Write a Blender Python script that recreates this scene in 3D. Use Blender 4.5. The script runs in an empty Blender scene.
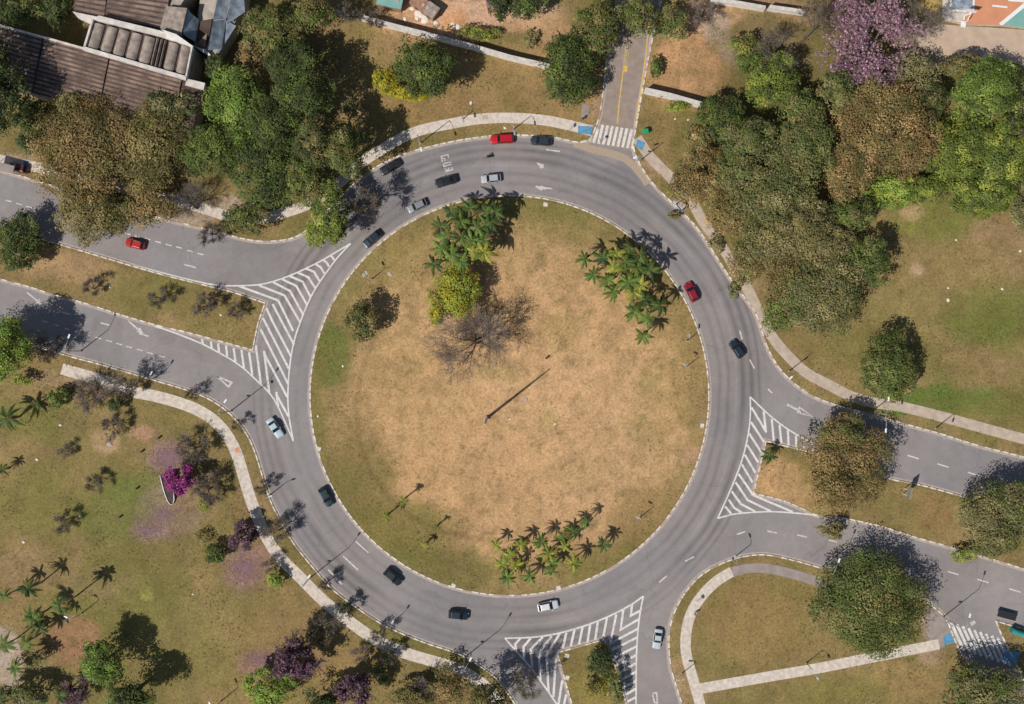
import bpy, math, random
import numpy as np
from mathutils import Vector

S = 0.2            # metres per photo pixel on the ground
CAMH = 220.0       # camera height
random.seed(7)
RNG = np.random.default_rng(7)
C = bpy.context.scene.collection
SC = bpy.context.scene
PI = math.pi

def G(px, py, h=0.0):
    k = 1.0 - h / CAMH
    return ((px - 512) * S * k, (352 - py) * S * k)

def lin(r, g, b):
    f = lambda c: (c / 255 / 12.92) if c / 255 <= .04045 else ((c / 255 + .055) / 1.055) ** 2.4
    return (f(r), f(g), f(b))

# ------------------------------------------------------------------ materials
def new_mat(name):
    m = bpy.data.materials.new(name); m.use_nodes = True
    nt = m.node_tree; b = nt.nodes['Principled BSDF']
    return m, nt, b

def simple_mat(name, col, rough=.7, metal=0.0, var=.25, scale=3.0, bump=0.0, coat=0.0):
    m, nt, b = new_mat(name)
    n = nt.nodes.new('ShaderNodeTexNoise'); n.inputs['Scale'].default_value = scale; n.inputs['Detail'].default_value = 6
    tc = nt.nodes.new('ShaderNodeTexCoord'); nt.links.new(tc.outputs['Object'], n.inputs['Vector'])
    mr = nt.nodes.new('ShaderNodeMapRange')
    mr.inputs[1].default_value = .3; mr.inputs[2].default_value = .7
    mr.inputs[3].default_value = 1 - var; mr.inputs[4].default_value = 1 + var
    nt.links.new(n.outputs['Fac'], mr.inputs[0])
    mx = nt.nodes.new('ShaderNodeVectorMath'); mx.operation = 'SCALE'
    mx.inputs[0].default_value = col[:3]
    nt.links.new(mr.outputs[0], mx.inputs['Scale'])
    nt.links.new(mx.outputs[0], b.inputs['Base Color'])
    b.inputs['Roughness'].default_value = rough; b.inputs['Metallic'].default_value = metal
    if coat: b.inputs['Coat Weight'].default_value = coat
    if bump:
        bp = nt.nodes.new('ShaderNodeBump'); bp.inputs['Strength'].default_value = bump
        nt.links.new(n.outputs['Fac'], bp.inputs['Height']); nt.links.new(bp.outputs[0], b.inputs['Normal'])
    return m

def math_node(nt, op, a=None, b=None, c=None):
    n = nt.nodes.new('ShaderNodeMath'); n.operation = op
    for i, v in enumerate((a, b, c)):
        if v is None: continue
        if isinstance(v, (int, float)): n.inputs[i].default_value = v
        else: nt.links.new(v, n.inputs[i])
    return n.outputs[0]

def noise(nt, vec, scale, detail=6, rough=.6):
    n = nt.nodes.new('ShaderNodeTexNoise'); n.inputs['Scale'].default_value = scale
    n.inputs['Detail'].default_value = detail; n.inputs['Roughness'].default_value = rough
    nt.links.new(vec, n.inputs['Vector']); return n.outputs['Fac']

def maprange(nt, v, a, b, c, d):
    n = nt.nodes.new('ShaderNodeMapRange')
    for i, x in zip((1, 2, 3, 4), (a, b, c, d)): n.inputs[i].default_value = x
    nt.links.new(v, n.inputs[0]); return n.outputs[0]

def scale_col(nt, col, f):
    mx = nt.nodes.new('ShaderNodeVectorMath'); mx.operation = 'SCALE'
    if isinstance(col, tuple): mx.inputs[0].default_value = col[:3]
    else: nt.links.new(col, mx.inputs[0])
    nt.links.new(f, mx.inputs['Scale']); return mx.outputs[0]

def mixcol(nt, fac, a, b):
    m = nt.nodes.new('ShaderNodeMix'); m.data_type = 'RGBA'
    if isinstance(fac, (int, float)): m.inputs[0].default_value = fac
    else: nt.links.new(fac, m.inputs[0])
    for i, v in ((6, a), (7, b)):
        if isinstance(v, tuple): m.inputs[i].default_value = (*v[:3], 1)
        else: nt.links.new(v, m.inputs[i])
    return m.outputs[2]

def attr_mat(name, translucent=0.0, rough=.9, fine=None, bump=0.0):
    m, nt, b = new_mat(name)
    a = nt.nodes.new('ShaderNodeAttribute'); a.attribute_name = 'col'
    col = a.outputs['Color']
    tc = nt.nodes.new('ShaderNodeTexCoord')
    if fine:
        f1 = maprange(nt, noise(nt, tc.outputs['Object'], fine[0], 8, .7), .32, .68, 1 - fine[2], 1 + fine[2])
        f2 = maprange(nt, noise(nt, tc.outputs['Object'], fine[1], 4, .7), .35, .65, 1 - fine[2] * .8, 1 + fine[2] * .8)
        f3 = maprange(nt, noise(nt, tc.outputs['Object'], .045, 5, .6), .3, .7, .88, 1.12)
        col = scale_col(nt, scale_col(nt, scale_col(nt, col, f1), f2), f3)
        if bump:
            bp = nt.nodes.new('ShaderNodeBump'); bp.inputs['Strength'].default_value = bump
            bp.inputs['Distance'].default_value = .25
            nt.links.new(noise(nt, tc.outputs['Object'], 1.6, 8, .75), bp.inputs['Height'])
            nt.links.new(bp.outputs[0], b.inputs['Normal'])
    nt.links.new(col, b.inputs['Base Color'])
    b.inputs['Roughness'].default_value = rough
    b.inputs['Specular IOR Level'].default_value = .25 if translucent else .15
    if translucent:
        t = nt.nodes.new('ShaderNodeBsdfTranslucent'); nt.links.new(col, t.inputs['Color'])
        mx = nt.nodes.new('ShaderNodeMixShader'); mx.inputs[0].default_value = translucent
        nt.links.new(b.outputs[0], mx.inputs[1]); nt.links.new(t.outputs[0], mx.inputs[2])
        nt.links.new(mx.outputs[0], nt.nodes['Material Output'].inputs['Surface'])
    return m

M = {}
M['ground'] = attr_mat('ground', fine=(2.0, 6.5, .27), bump=.5)
M['leaf'] = attr_mat('leaf', translucent=.22, rough=.6)
M['tuft'] = attr_mat('dry_grass', translucent=.15)
M['bark'] = simple_mat('bark', (.11, .085, .065), .9, var=.4, scale=4, bump=.4)
M['pale_bark'] = simple_mat('pale_bark', (.26, .22, .185), .9, var=.3, scale=4)
M['twig'] = simple_mat('twig', (.19, .15, .12), .9, var=.3, scale=2)
M['concrete'] = simple_mat('concrete', lin(176, 166, 154), .9, var=.2, scale=1.2, bump=.2)
M['path'] = simple_mat('path', lin(202, 188, 173), .9, var=.2, scale=1.3, bump=.1)
M['path_pink'] = simple_mat('path_pink', lin(182, 164, 146), .9, var=.16, scale=.8, bump=.15)
M['path_grey'] = simple_mat('path_grey', lin(150, 136, 130), .9, var=.15, scale=.8, bump=.15)
M['kerb_white'] = simple_mat('kerb_white', lin(212, 202, 188), .8, var=.3, scale=2.2)
M['kerb_bare'] = simple_mat('kerb_bare', lin(166, 148, 126), .9, var=.22, scale=4)
M['gutter'] = simple_mat('gutter', lin(170, 156, 146), .9, var=.18, scale=1.5)
M['blue_ramp'] = simple_mat('blue_ramp', lin(88, 142, 172), .8, var=.25, scale=2)
M['wall_white'] = simple_mat('wall_white', lin(222, 216, 208), .85, var=.14, scale=.8)
M['coping'] = simple_mat('coping', lin(200, 192, 182), .85, var=.2, scale=1.4)
M['roof_tile'] = simple_mat('roof_tile', lin(140, 118, 104), .9, var=.55, scale=.4, bump=.3)
M['roof_dark'] = simple_mat('roof_dark', lin(78, 62, 54), .9, var=.4, scale=.6)
M['vault'] = simple_mat('vault', lin(150, 136, 124), .9, var=.4, scale=.9, bump=.3)
M['fascia'] = simple_mat('fascia', lin(205, 196, 186), .85, var=.25, scale=.8)
M['shade_blue_grey'] = simple_mat('shade_blue_grey', lin(140, 150, 160), .7, var=.5, scale=.7)  # blue-grey puts shade on white roof sheets into the colour; court key shares it
M['wall_dirty'] = simple_mat('wall_dirty', lin(168, 156, 142), .9, var=.3, scale=.6)
M['window_dark'] = simple_mat('window_dark', (.02, .025, .03), .15, var=.1)
M['court_orange'] = simple_mat('court_orange', lin(206, 140, 104), .85, var=.08, scale=.5)
M['court_teal'] = simple_mat('court_teal', lin(122, 168, 156), .85, var=.07, scale=.5)
M['court_white'] = simple_mat('court_white', lin(228, 226, 222), .8, var=.06, scale=.8)
M['plaza'] = simple_mat('plaza', lin(188, 164, 142), .9, var=.13, scale=.5)
M['glass'] = simple_mat('glass', (.012, .016, .02), .08, var=.1)
M['rubber'] = simple_mat('rubber', (.02, .02, .02), .8, var=.1)
M['rim'] = simple_mat('rim', (.45, .45, .46), .35, .8, var=.1)
M['lamp_white'] = simple_mat('lamp_white', (.75, .76, .76), .4, var=.08)
M['galv'] = simple_mat('galvanised', (.42, .43, .43), .5, .5, var=.15)
M['black'] = simple_mat('black_paint', (.02, .022, .025), .5, var=.1)
M['headlight'] = simple_mat('headlight', (.8, .82, .85), .15, var=.05)
M['tail_red'] = simple_mat('tail_red', (.45, .01, .012), .25, var=.05)
M['green_plastic'] = simple_mat('green_plastic', lin(38, 150, 96), .45, var=.1)
M['teal_plastic'] = simple_mat('teal_plastic', lin(40, 140, 130), .45, var=.1)
M['skin'] = simple_mat('skin', (.36, .2, .13), .6, var=.05)
M['hair'] = simple_mat('hair', (.02, .014, .01), .7, var=.1)
M['shirt_white'] = simple_mat('shirt_white', (.65, .65, .64), .85, var=.08)
M['shirt_red'] = simple_mat('shirt_red', (.35, .04, .04), .85, var=.08)
M['shirt_blue'] = simple_mat('shirt_blue', (.08, .14, .3), .85, var=.08)
M['trousers'] = simple_mat('trousers', (.03, .035, .055), .85, var=.08)
M['stone'] = simple_mat('stone', lin(222, 214, 202), .9, var=.2, scale=5)
M['brick'] = simple_mat('brick', lin(160, 120, 96), .9, var=.3, scale=2)
M['wood'] = simple_mat('wood', (.12, .08, .05), .8, var=.3, scale=3)
M['yellow_paint'] = simple_mat('yellow_paint', lin(214, 172, 78), .8, var=.2, scale=2)

def worn_paint(name, col, wear=.45):
    m, nt, b = new_mat(name)
    tc = nt.nodes.new('ShaderNodeTexCoord')
    n = noise(nt, tc.outputs['Object'], 1.7, 8, .75)
    f = maprange(nt, n, wear - .07, wear + .05, .55, 0)
    n2 = maprange(nt, noise(nt, tc.outputs['Object'], .5, 4), .3, .7, .86, 1.06)
    c = mixcol(nt, f, scale_col(nt, col, n2), lin(150, 140, 140))
    nt.links.new(c, b.inputs['Base Color']); b.inputs['Roughness'].default_value = .8
    return m
M['paint'] = worn_paint('road_paint', lin(220, 214, 207), .45)
M['paint_worn'] = worn_paint('road_paint_worn', lin(212, 204, 198), .5)

def asphalt():
    m, nt, b = new_mat('asphalt')
    tc = nt.nodes.new('ShaderNodeTexCoord'); P = tc.outputs['Object']
    big = maprange(nt, noise(nt, P, .05, 5), .3, .7, .84, 1.16)
    mid = maprange(nt, noise(nt, P, .5, 6, .65), .3, .7, .92, 1.08)
    fine = maprange(nt, noise(nt, P, 5, 4, .8), .3, .7, .86, 1.14)
    # tyre lanes follow the ring
    cx, cy = G(509.5, 395.5)
    sub = nt.nodes.new('ShaderNodeVectorMath'); sub.operation = 'SUBTRACT'; nt.links.new(P, sub.inputs[0]); sub.inputs[1].default_value = (cx, cy, 0)
    ln = nt.nodes.new('ShaderNodeVectorMath'); ln.operation = 'LENGTH'; nt.links.new(sub.outputs[0], ln.inputs[0])
    r = math_node(nt, 'ADD', ln.outputs['Value'], math_node(nt, 'MULTIPLY', math_node(nt, 'SUBTRACT', noise(nt, P, .03, 2), .5), 3.0))
    dark = None
    for r0, w, s in ((42.4, .45, .2), (44.3, .45, .22), (47.4, .6, .36), (49.2, .5, .34), (50.7, .3, .26), (46, .25, -.12)):
        d = math_node(nt, 'DIVIDE', math_node(nt, 'SUBTRACT', r, r0), w)
        g = math_node(nt, 'EXPONENT', math_node(nt, 'MULTIPLY', math_node(nt, 'MULTIPLY', d, d), -1.0))
        g = math_node(nt, 'MULTIPLY', g, s)
        dark = g if dark is None else math_node(nt, 'ADD', dark, g)
    patch = maprange(nt, noise(nt, P, .035, 3), .4, .6, .35, 1.0)
    dark = math_node(nt, 'SUBTRACT', 1.0, math_node(nt, 'MULTIPLY', dark, patch))
    # thin sealed cracks
    v = nt.nodes.new('ShaderNodeTexVoronoi'); v.feature = 'DISTANCE_TO_EDGE'; v.inputs['Scale'].default_value = .05
    wv = nt.nodes.new('ShaderNodeTexNoise'); wv.inputs['Scale'].default_value = .25; wv.inputs['Detail'].default_value = 6
    nt.links.new(P, wv.inputs['Vector'])
    add = nt.nodes.new('ShaderNodeVectorMath'); add.operation = 'MULTIPLY_ADD'
    nt.links.new(wv.outputs['Color'], add.inputs[0]); add.inputs[1].default_value = (6, 6, 0); nt.links.new(P, add.inputs[2])
    nt.links.new(add.outputs[0], v.inputs['Vector'])
    cr = maprange(nt, v.outputs['Distance'], .002, .006, .86, 1)
    oil = maprange(nt, noise(nt, P, 1.1, 3, .5), .66, .74, 1, .80)
    mid = math_node(nt, 'MULTIPLY', mid, oil)
    vp = nt.nodes.new('ShaderNodeTexVoronoi'); vp.inputs['Scale'].default_value = .07; nt.links.new(P, vp.inputs['Vector'])
    sepc = nt.nodes.new('ShaderNodeSeparateColor'); nt.links.new(vp.outputs['Color'], sepc.inputs[0])
    big = math_node(nt, 'MULTIPLY', big, maprange(nt, sepc.outputs[0], 0, 1, .955, 1.045))
    f = math_node(nt, 'MULTIPLY', math_node(nt, 'MULTIPLY', big, mid), math_node(nt, 'MULTIPLY', fine, math_node(nt, 'MULTIPLY', dark, cr)))
    hue = mixcol(nt, maprange(nt, noise(nt, P, .04, 4), .4, .62, 0, 1), lin(136, 130, 129), lin(143, 134, 129))
    nt.links.new(scale_col(nt, hue, f), b.inputs['Base Color'])
    b.inputs['Roughness'].default_value = .85; b.inputs['Specular IOR Level'].default_value = .3
    bp = nt.nodes.new('ShaderNodeBump'); bp.inputs['Strength'].default_value = .15
    nt.links.new(noise(nt, P, 9, 3), bp.inputs['Height']); nt.links.new(bp.outputs[0], b.inputs['Normal'])
    return m
M['asphalt'] = asphalt()

_car_paint = {}
def car_paint(rgb):
    if rgb not in _car_paint:
        m, nt, b = new_mat('car_paint')
        tc = nt.nodes.new('ShaderNodeTexCoord')
        n = maprange(nt, noise(nt, tc.outputs['Object'], 2, 3), .3, .7, .93, 1.07)
        nt.links.new(scale_col(nt, rgb, n), b.inputs['Base Color'])
        b.inputs['Roughness'].default_value = .35; b.inputs['Metallic'].default_value = .25; b.inputs['Coat Weight'].default_value = .7
        _car_paint[rgb] = m
    return _car_paint[rgb]

# ------------------------------------------------------------------ objects
def tag(o, label=None, cat=None, group=None, kind=None):
    if label: o['label'] = label
    if cat: o['category'] = cat
    if group: o['group'] = group
    if kind: o['kind'] = kind
    return o

def empty(name, loc, rz=0):
    o = bpy.data.objects.new(name, None); C.objects.link(o)
    o.location = (loc[0], loc[1], loc[2] if len(loc) > 2 else 0); o.rotation_euler = (0, 0, rz)
    o.empty_display_size = .3
    return o

def link(name, me, parent=None):
    o = bpy.data.objects.new(name, me); C.objects.link(o)
    if parent is not None: o.parent = parent
    return o

def np_mesh(name, V, F, mats, mi=None, col=None, smooth=False):
    """V (n,3), F (m,k) all faces the same size"""
    V = np.asarray(V, dtype=np.float32); F = np.asarray(F, dtype=np.int32)
    me = bpy.data.meshes.new(name)
    k = F.shape[1]; m = F.shape[0]
    me.vertices.add(len(V)); me.vertices.foreach_set('co', V.ravel())
    me.loops.add(m * k); me.loops.foreach_set('vertex_index', F.ravel())
    me.polygons.add(m)
    me.polygons.foreach_set('loop_start', np.arange(0, m * k, k, dtype=np.int32))
    me.polygons.foreach_set('loop_total', np.full(m, k, dtype=np.int32))
    if mi is not None: me.polygons.foreach_set('material_index', np.asarray(mi, dtype=np.int32))
    if smooth: me.polygons.foreach_set('use_smooth', np.ones(m, dtype=bool))
    for x in mats: me.materials.append(x)
    me.update(calc_edges=True)
    if col is not None:
        dom = 'POINT' if len(col) == len(V) else 'FACE'
        a = me.attributes.new('col', 'FLOAT_COLOR', dom)
        cc = np.ones((len(col), 4), dtype=np.float32); cc[:, :3] = col
        a.data.foreach_set('color', cc.ravel())
    return me

class MB:
    """collects polygons for one mesh"""
    def __init__(s): s.v = []; s.f = []; s.m = []; s.mats = []
    def mi(s, mat):
        if mat not in s.mats: s.mats.append(mat)
        return s.mats.index(mat)
    def add(s, vs, fs, mat):
        b = len(s.v); s.v += [tuple(v) for v in vs]; i = s.mi(mat)
        for f in fs: s.f.append([b + j for j in f]); s.m.append(i)
    def box(s, x0, x1, y0, y1, z0, z1, mat):
        s.add([(x0, y0, z0), (x1, y0, z0), (x1, y1, z0), (x0, y1, z0), (x0, y0, z1), (x1, y0, z1), (x1, y1, z1), (x0, y1, z1)],
              [(3, 2, 1, 0), (4, 5, 6, 7), (0, 1, 5, 4), (1, 2, 6, 5), (2, 3, 7, 6), (3, 0, 4, 7)], mat)
    def prism(s, pts, z0, z1, mat, bottom=True):
        n = len(pts); a = sum(pts[i][0] * pts[(i + 1) % n][1] - pts[(i + 1) % n][0] * pts[i][1] for i in range(n))
        if a < 0: pts = pts[::-1]
        vs = [(p[0], p[1], z0) for p in pts] + [(p[0], p[1], z1) for p in pts]
        fs = [tuple(range(n, 2 * n))] + [(i, (i + 1) % n, n + (i + 1) % n, n + i) for i in range(n)]
        if bottom: fs.append(tuple(range(n - 1, -1, -1)))
        s.add(vs, fs, mat)
    def tube(s, pts, rads, mat, n=8, cap=True):
        pts = [Vector(p) for p in pts]; rings = []
        for i, p in enumerate(pts):
            d = (pts[min(i + 1, len(pts) - 1)] - pts[max(i - 1, 0)]).normalized()
            u = d.orthogonal().normalized() if abs(d.z) < .9 else Vector((1, 0, 0)).cross(d).normalized()
            w = d.cross(u)
            rings.append([p + (u * math.cos(a) + w * math.sin(a)) * rads[i] for a in [2 * PI * k / n for k in range(n)]])
        vs = [v for r in rings for v in r]
        fs = [(i * n + k, i * n + (k + 1) % n, (i + 1) * n + (k + 1) % n, (i + 1) * n + k) for i in range(len(pts) - 1) for k in range(n)]
        if cap: fs += [tuple(range(n - 1, -1, -1)), tuple((len(pts) - 1) * n + k for k in range(n))]
        s.add(vs, fs, mat)
    def mesh(s, name):
        me = bpy.data.meshes.new(name); me.from_pydata(s.v, [], s.f)
        for m in s.mats: me.materials.append(m)
        me.polygons.foreach_set('material_index', s.m); me.update(); return me
    def build(s, name, parent=None, smooth=False, bevel=0):
        me = s.mesh(name)
        if smooth: me.polygons.foreach_set('use_smooth', [True] * len(me.polygons))
        o = link(name, me, parent)
        if bevel:
            b = o.modifiers.new('bevel', 'BEVEL'); b.width = bevel; b.segments = 2; b.limit_method = 'ANGLE'
        return o

# ------------------------------------------------------------------ curves
def smooth(pts, closed=False, step=1.2, corner=38):
    """photo-pixel polyline -> world polyline, rounded except at sharp corners"""
    P = [Vector(G(*p)) for p in pts]; n = len(P)
    def turn(i):
        a = P[(i) % n] - P[(i - 1) % n]; b = P[(i + 1) % n] - P[i % n]
        return math.degrees(a.angle(b)) if a.length > 1e-6 and b.length > 1e-6 else 0
    cor = [(turn(i) > corner) if (closed or 0 < i < n - 1) else True for i in range(n)]
    out = []
    rng = range(n if closed else n - 1)
    for i in rng:
        p1, p2 = P[i], P[(i + 1) % n]
        p0 = P[(i - 1) % n] if not cor[i] else p1 - (p2 - p1)
        p3 = P[(i + 2) % n] if not cor[(i + 1) % n] else p2 + (p2 - p1)
        L = (p2 - p1).length; k = max(1, int(L / step))
        m1 = (p2 - p0).normalized() * L if (p2 - p0).length > 0 else p2 - p1
        m2 = (p3 - p1).normalized() * L if (p3 - p1).length > 0 else p2 - p1
        for j in range(k):
            t = j / k
            h = (2 * t**3 - 3 * t**2 + 1) * p1 + (t**3 - 2 * t**2 + t) * m1 + (-2 * t**3 + 3 * t**2) * p2 + (t**3 - t**2) * m2
            out.append((h.x, h.y))
    if not closed: out.append(tuple(P[-1]))
    return out

def normals(P, closed):
    n = len(P); N = []
    for i in range(n):
        a = P[(i - 1) % n] if (closed or i > 0) else P[i]; b = P[(i + 1) % n] if (closed or i < n - 1) else P[i]
        c = P[i]
        d1 = Vector((c[0] - a[0], c[1] - a[1])); d2 = Vector((b[0] - c[0], b[1] - c[1]))
        if d1.length < 1e-9: d1 = d2
        if d2.length < 1e-9: d2 = d1
        d1.normalize(); d2.normalize()
        t = d1 + d2
        if t.length < 1e-6: t = d1
        t.normalize(); nn = Vector((-t.y, t.x))
        k = 1 / max(.5, nn.dot(Vector((-d1.y, d1.x))))
        N.append(nn * k)
    return N

def ribbon(mb, P, w, z, mat, closed=False, off=0.0):
    N = normals(P, closed); n = len(P)
    vs = []
    for p, q in zip(P, N):
        vs.append((p[0] + q.x * (off + w / 2), p[1] + q.y * (off + w / 2), z)); vs.append((p[0] + q.x * (off - w / 2), p[1] + q.y * (off - w / 2), z))
    fs = [(2 * i + 1, 2 * ((i + 1) % n) + 1, 2 * ((i + 1) % n), 2 * i) for i in range(n if closed else n - 1)]
    mb.add(vs, fs, mat)

def kerb(P, closed, flip=1, white=True, name='kerb', mat_white=None):
    mb = MB(); N = normals(P, closed); n = len(P)
    a, b = M['kerb_bare'], (mat_white or M['kerb_white'])
    acc = 0; run = 1.1; on = True
    for i in range(n if closed else n - 1):
        j = (i + 1) % n
        p, q = Vector(P[i]), Vector(P[j]); L = (q - p).length
        t0 = 0.0
        while t0 < L - 1e-6:
            dt = min(run - acc, L - t0); t1 = t0 + dt
            A = p.lerp(q, t0 / L); B = p.lerp(q, t1 / L)
            NA = N[i].lerp(N[j], t0 / L); NB = N[i].lerp(N[j], t1 / L)
            w = .14
            vs = []
            for X, NN in ((A, NA), (B, NB)):
                for o, z in ((-w, -.02), (-w, .15), (w, .15), (w, -.02)):
                    vs.append((X.x + NN.x * o, X.y + NN.y * o, z))
            mb.add(vs, [(0, 4, 5, 1), (1, 5, 6, 2), (2, 6, 7, 3), (4, 7, 6, 5), (0, 1, 2, 3)], b if (on and white) else a)
            acc += dt; t0 = t1
            if acc >= run - 1e-6:
                acc = 0; on = not on; run = (1.15 if on else .5) * random.uniform(.85, 1.2)
                if on and random.random() < .16: on = False
    o = mb.build(name); tag(o, kind='structure'); return o

# ------------------------------------------------------------------ layout traced on the ground
OUTER_A = [(-160,128),(0,170),(60,188),(120,206),(160,218),(205,228.5),(250,240),(275,241),(298,236),(318,220),(335,203),(355,183),(378,166),
  (406,153.5),(431,146.5),(461,140),(491,136),(512,135),(552,137),(579.5,142.5),(590,140),(597,124),(601,107),(608,50),(616,0),(628,-130)]
OUTER_B = [(675,-130),(661,0),(651,45),(636,127),(634,150),(647,176),(662,193),(680,210),(697,228),(712,250),(728,275),(745,298),
  (755,312),(764,338),(770,353),(780,369),(795,384),(815,397),(843,407),(868,413),(900,422.5),(938,433),(980,446),(1024,457),(1180,500)]
OUTER_C = [(1180,668),(1080,642),(1024,629),(996,621),(1001,634),(1010,652),(1027,690),(1060,840)]
OUTER_D = [(1010,840),(992,700),(975,672),(962,655),(953,636),(946,619),(936,609),(922,599),(900,588),(870,580),(845,573),(825,569),(800,562),(768,555),(749,555.5),
  (729,560.5),(704,573),(687,590),(674,613),(669,637),(671,668),(677,688),(684,712),(710,840)]
OUTER_E = [(560,840),(528,735),(515,704),(508.5,694),(496,678),(486,670.5),(463.5,656),(426,643),(398.5,632),(376,620.5),(351,603.5),(331,588),
  (313.5,568),(293.5,543),(278.5,517),(271,502),(263.5,479.5),(257,458),(250,440),(240,424.5),(225,409.5),(207,398),(185,389.5),(160,382),
  (140,376),(117,369.5),(95,363),(72,357),(0,336),(-160,290)]
CIRCLE = [(509.5 + 199.3 * math.cos(a), 395.5 + 199.8 * math.sin(a)) for a in [2 * PI * k / 90 for k in range(90)]]
ISL_L = [(-160,182),(0,227),(82,251),(112,260),(160,274),(210,286.5),(232,292),(250,298),(265,303),(262,312),(258,324),(252.7,350),(190,333),(160,326),
  (125,316),(87.5,304),(50,293.5),(30,287),(0,279),(-160,236)]
ISL_R = [(766,441),(793,448),(813,453),(850,466),(890,479),(918,484.5),(943,491),(955,494.5),(1024,513),(1180,560),(1180,616),(1024,569),(1005,563),
  (958,549),(918,538),(883,527),(843,518),(818,515.5),(806.5,510.6),(781.4,500),(753.4,493.3),(757,478),(761,461.4)]
ISL_B = [(557.5,652.5),(603.6,639.5),(608,646.5),(622,688),(630,725),(634,770),(625,838),(600,790),(587,745),(572,704)]
W = {}
W['A'] = smooth(OUTER_A); W['B'] = smooth(OUTER_B); W['C'] = smooth(OUTER_C); W['D'] = smooth(OUTER_D); W['E'] = smooth(OUTER_E)
W['circle'] = smooth(CIRCLE, True); W['L'] = smooth(ISL_L, True); W['R'] = smooth(ISL_R, True); W['Bt'] = smooth(ISL_B, True)
outer = W['A'] + W['B'] + W['C'] + W['D'] + W['E']
polys = [outer, W['circle'], W['L'], W['R'], W['Bt']]

# ------------------------------------------------------------------ numpy noise
_lat = RNG.random((256, 256))
def vnoise(x, y, f):
    x = x * f; y = y * f
    xi = np.floor(x).astype(int); yi = np.floor(y).astype(int); fx = x - xi; fy = y - yi
    fx = fx * fx * (3 - 2 * fx); fy = fy * fy * (3 - 2 * fy)
    g = lambda a, b: _lat[a & 255, b & 255]
    return (g(xi, yi) * (1 - fx) + g(xi + 1, yi) * fx) * (1 - fy) + (g(xi, yi + 1) * (1 - fx) + g(xi + 1, yi + 1) * fx) * fy
def fbm(x, y, f, o=4):
    s = 0; a = 1; t = 0
    for i in range(o):
        s = s + a * vnoise(x + 37 * i, y + 91 * i, f * 2**i); t += a; a *= .55
    return s / t

def inside(poly, X, Y):
    r = np.zeros(X.shape, bool); n = len(poly)
    for i in range(n):
        x1, y1 = poly[i]; x2, y2 = poly[(i + 1) % n]
        if y1 == y2: continue
        c = ((y1 > Y) != (y2 > Y)) & (X < (x2 - x1) * (Y - y1) / (y2 - y1) + x1)
        r ^= c
    return r

def on_road(X, Y):
    r = inside(polys[0], X, Y)
    for p in polys[1:]: r &= ~inside(p, X, Y)
    return r

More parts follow.
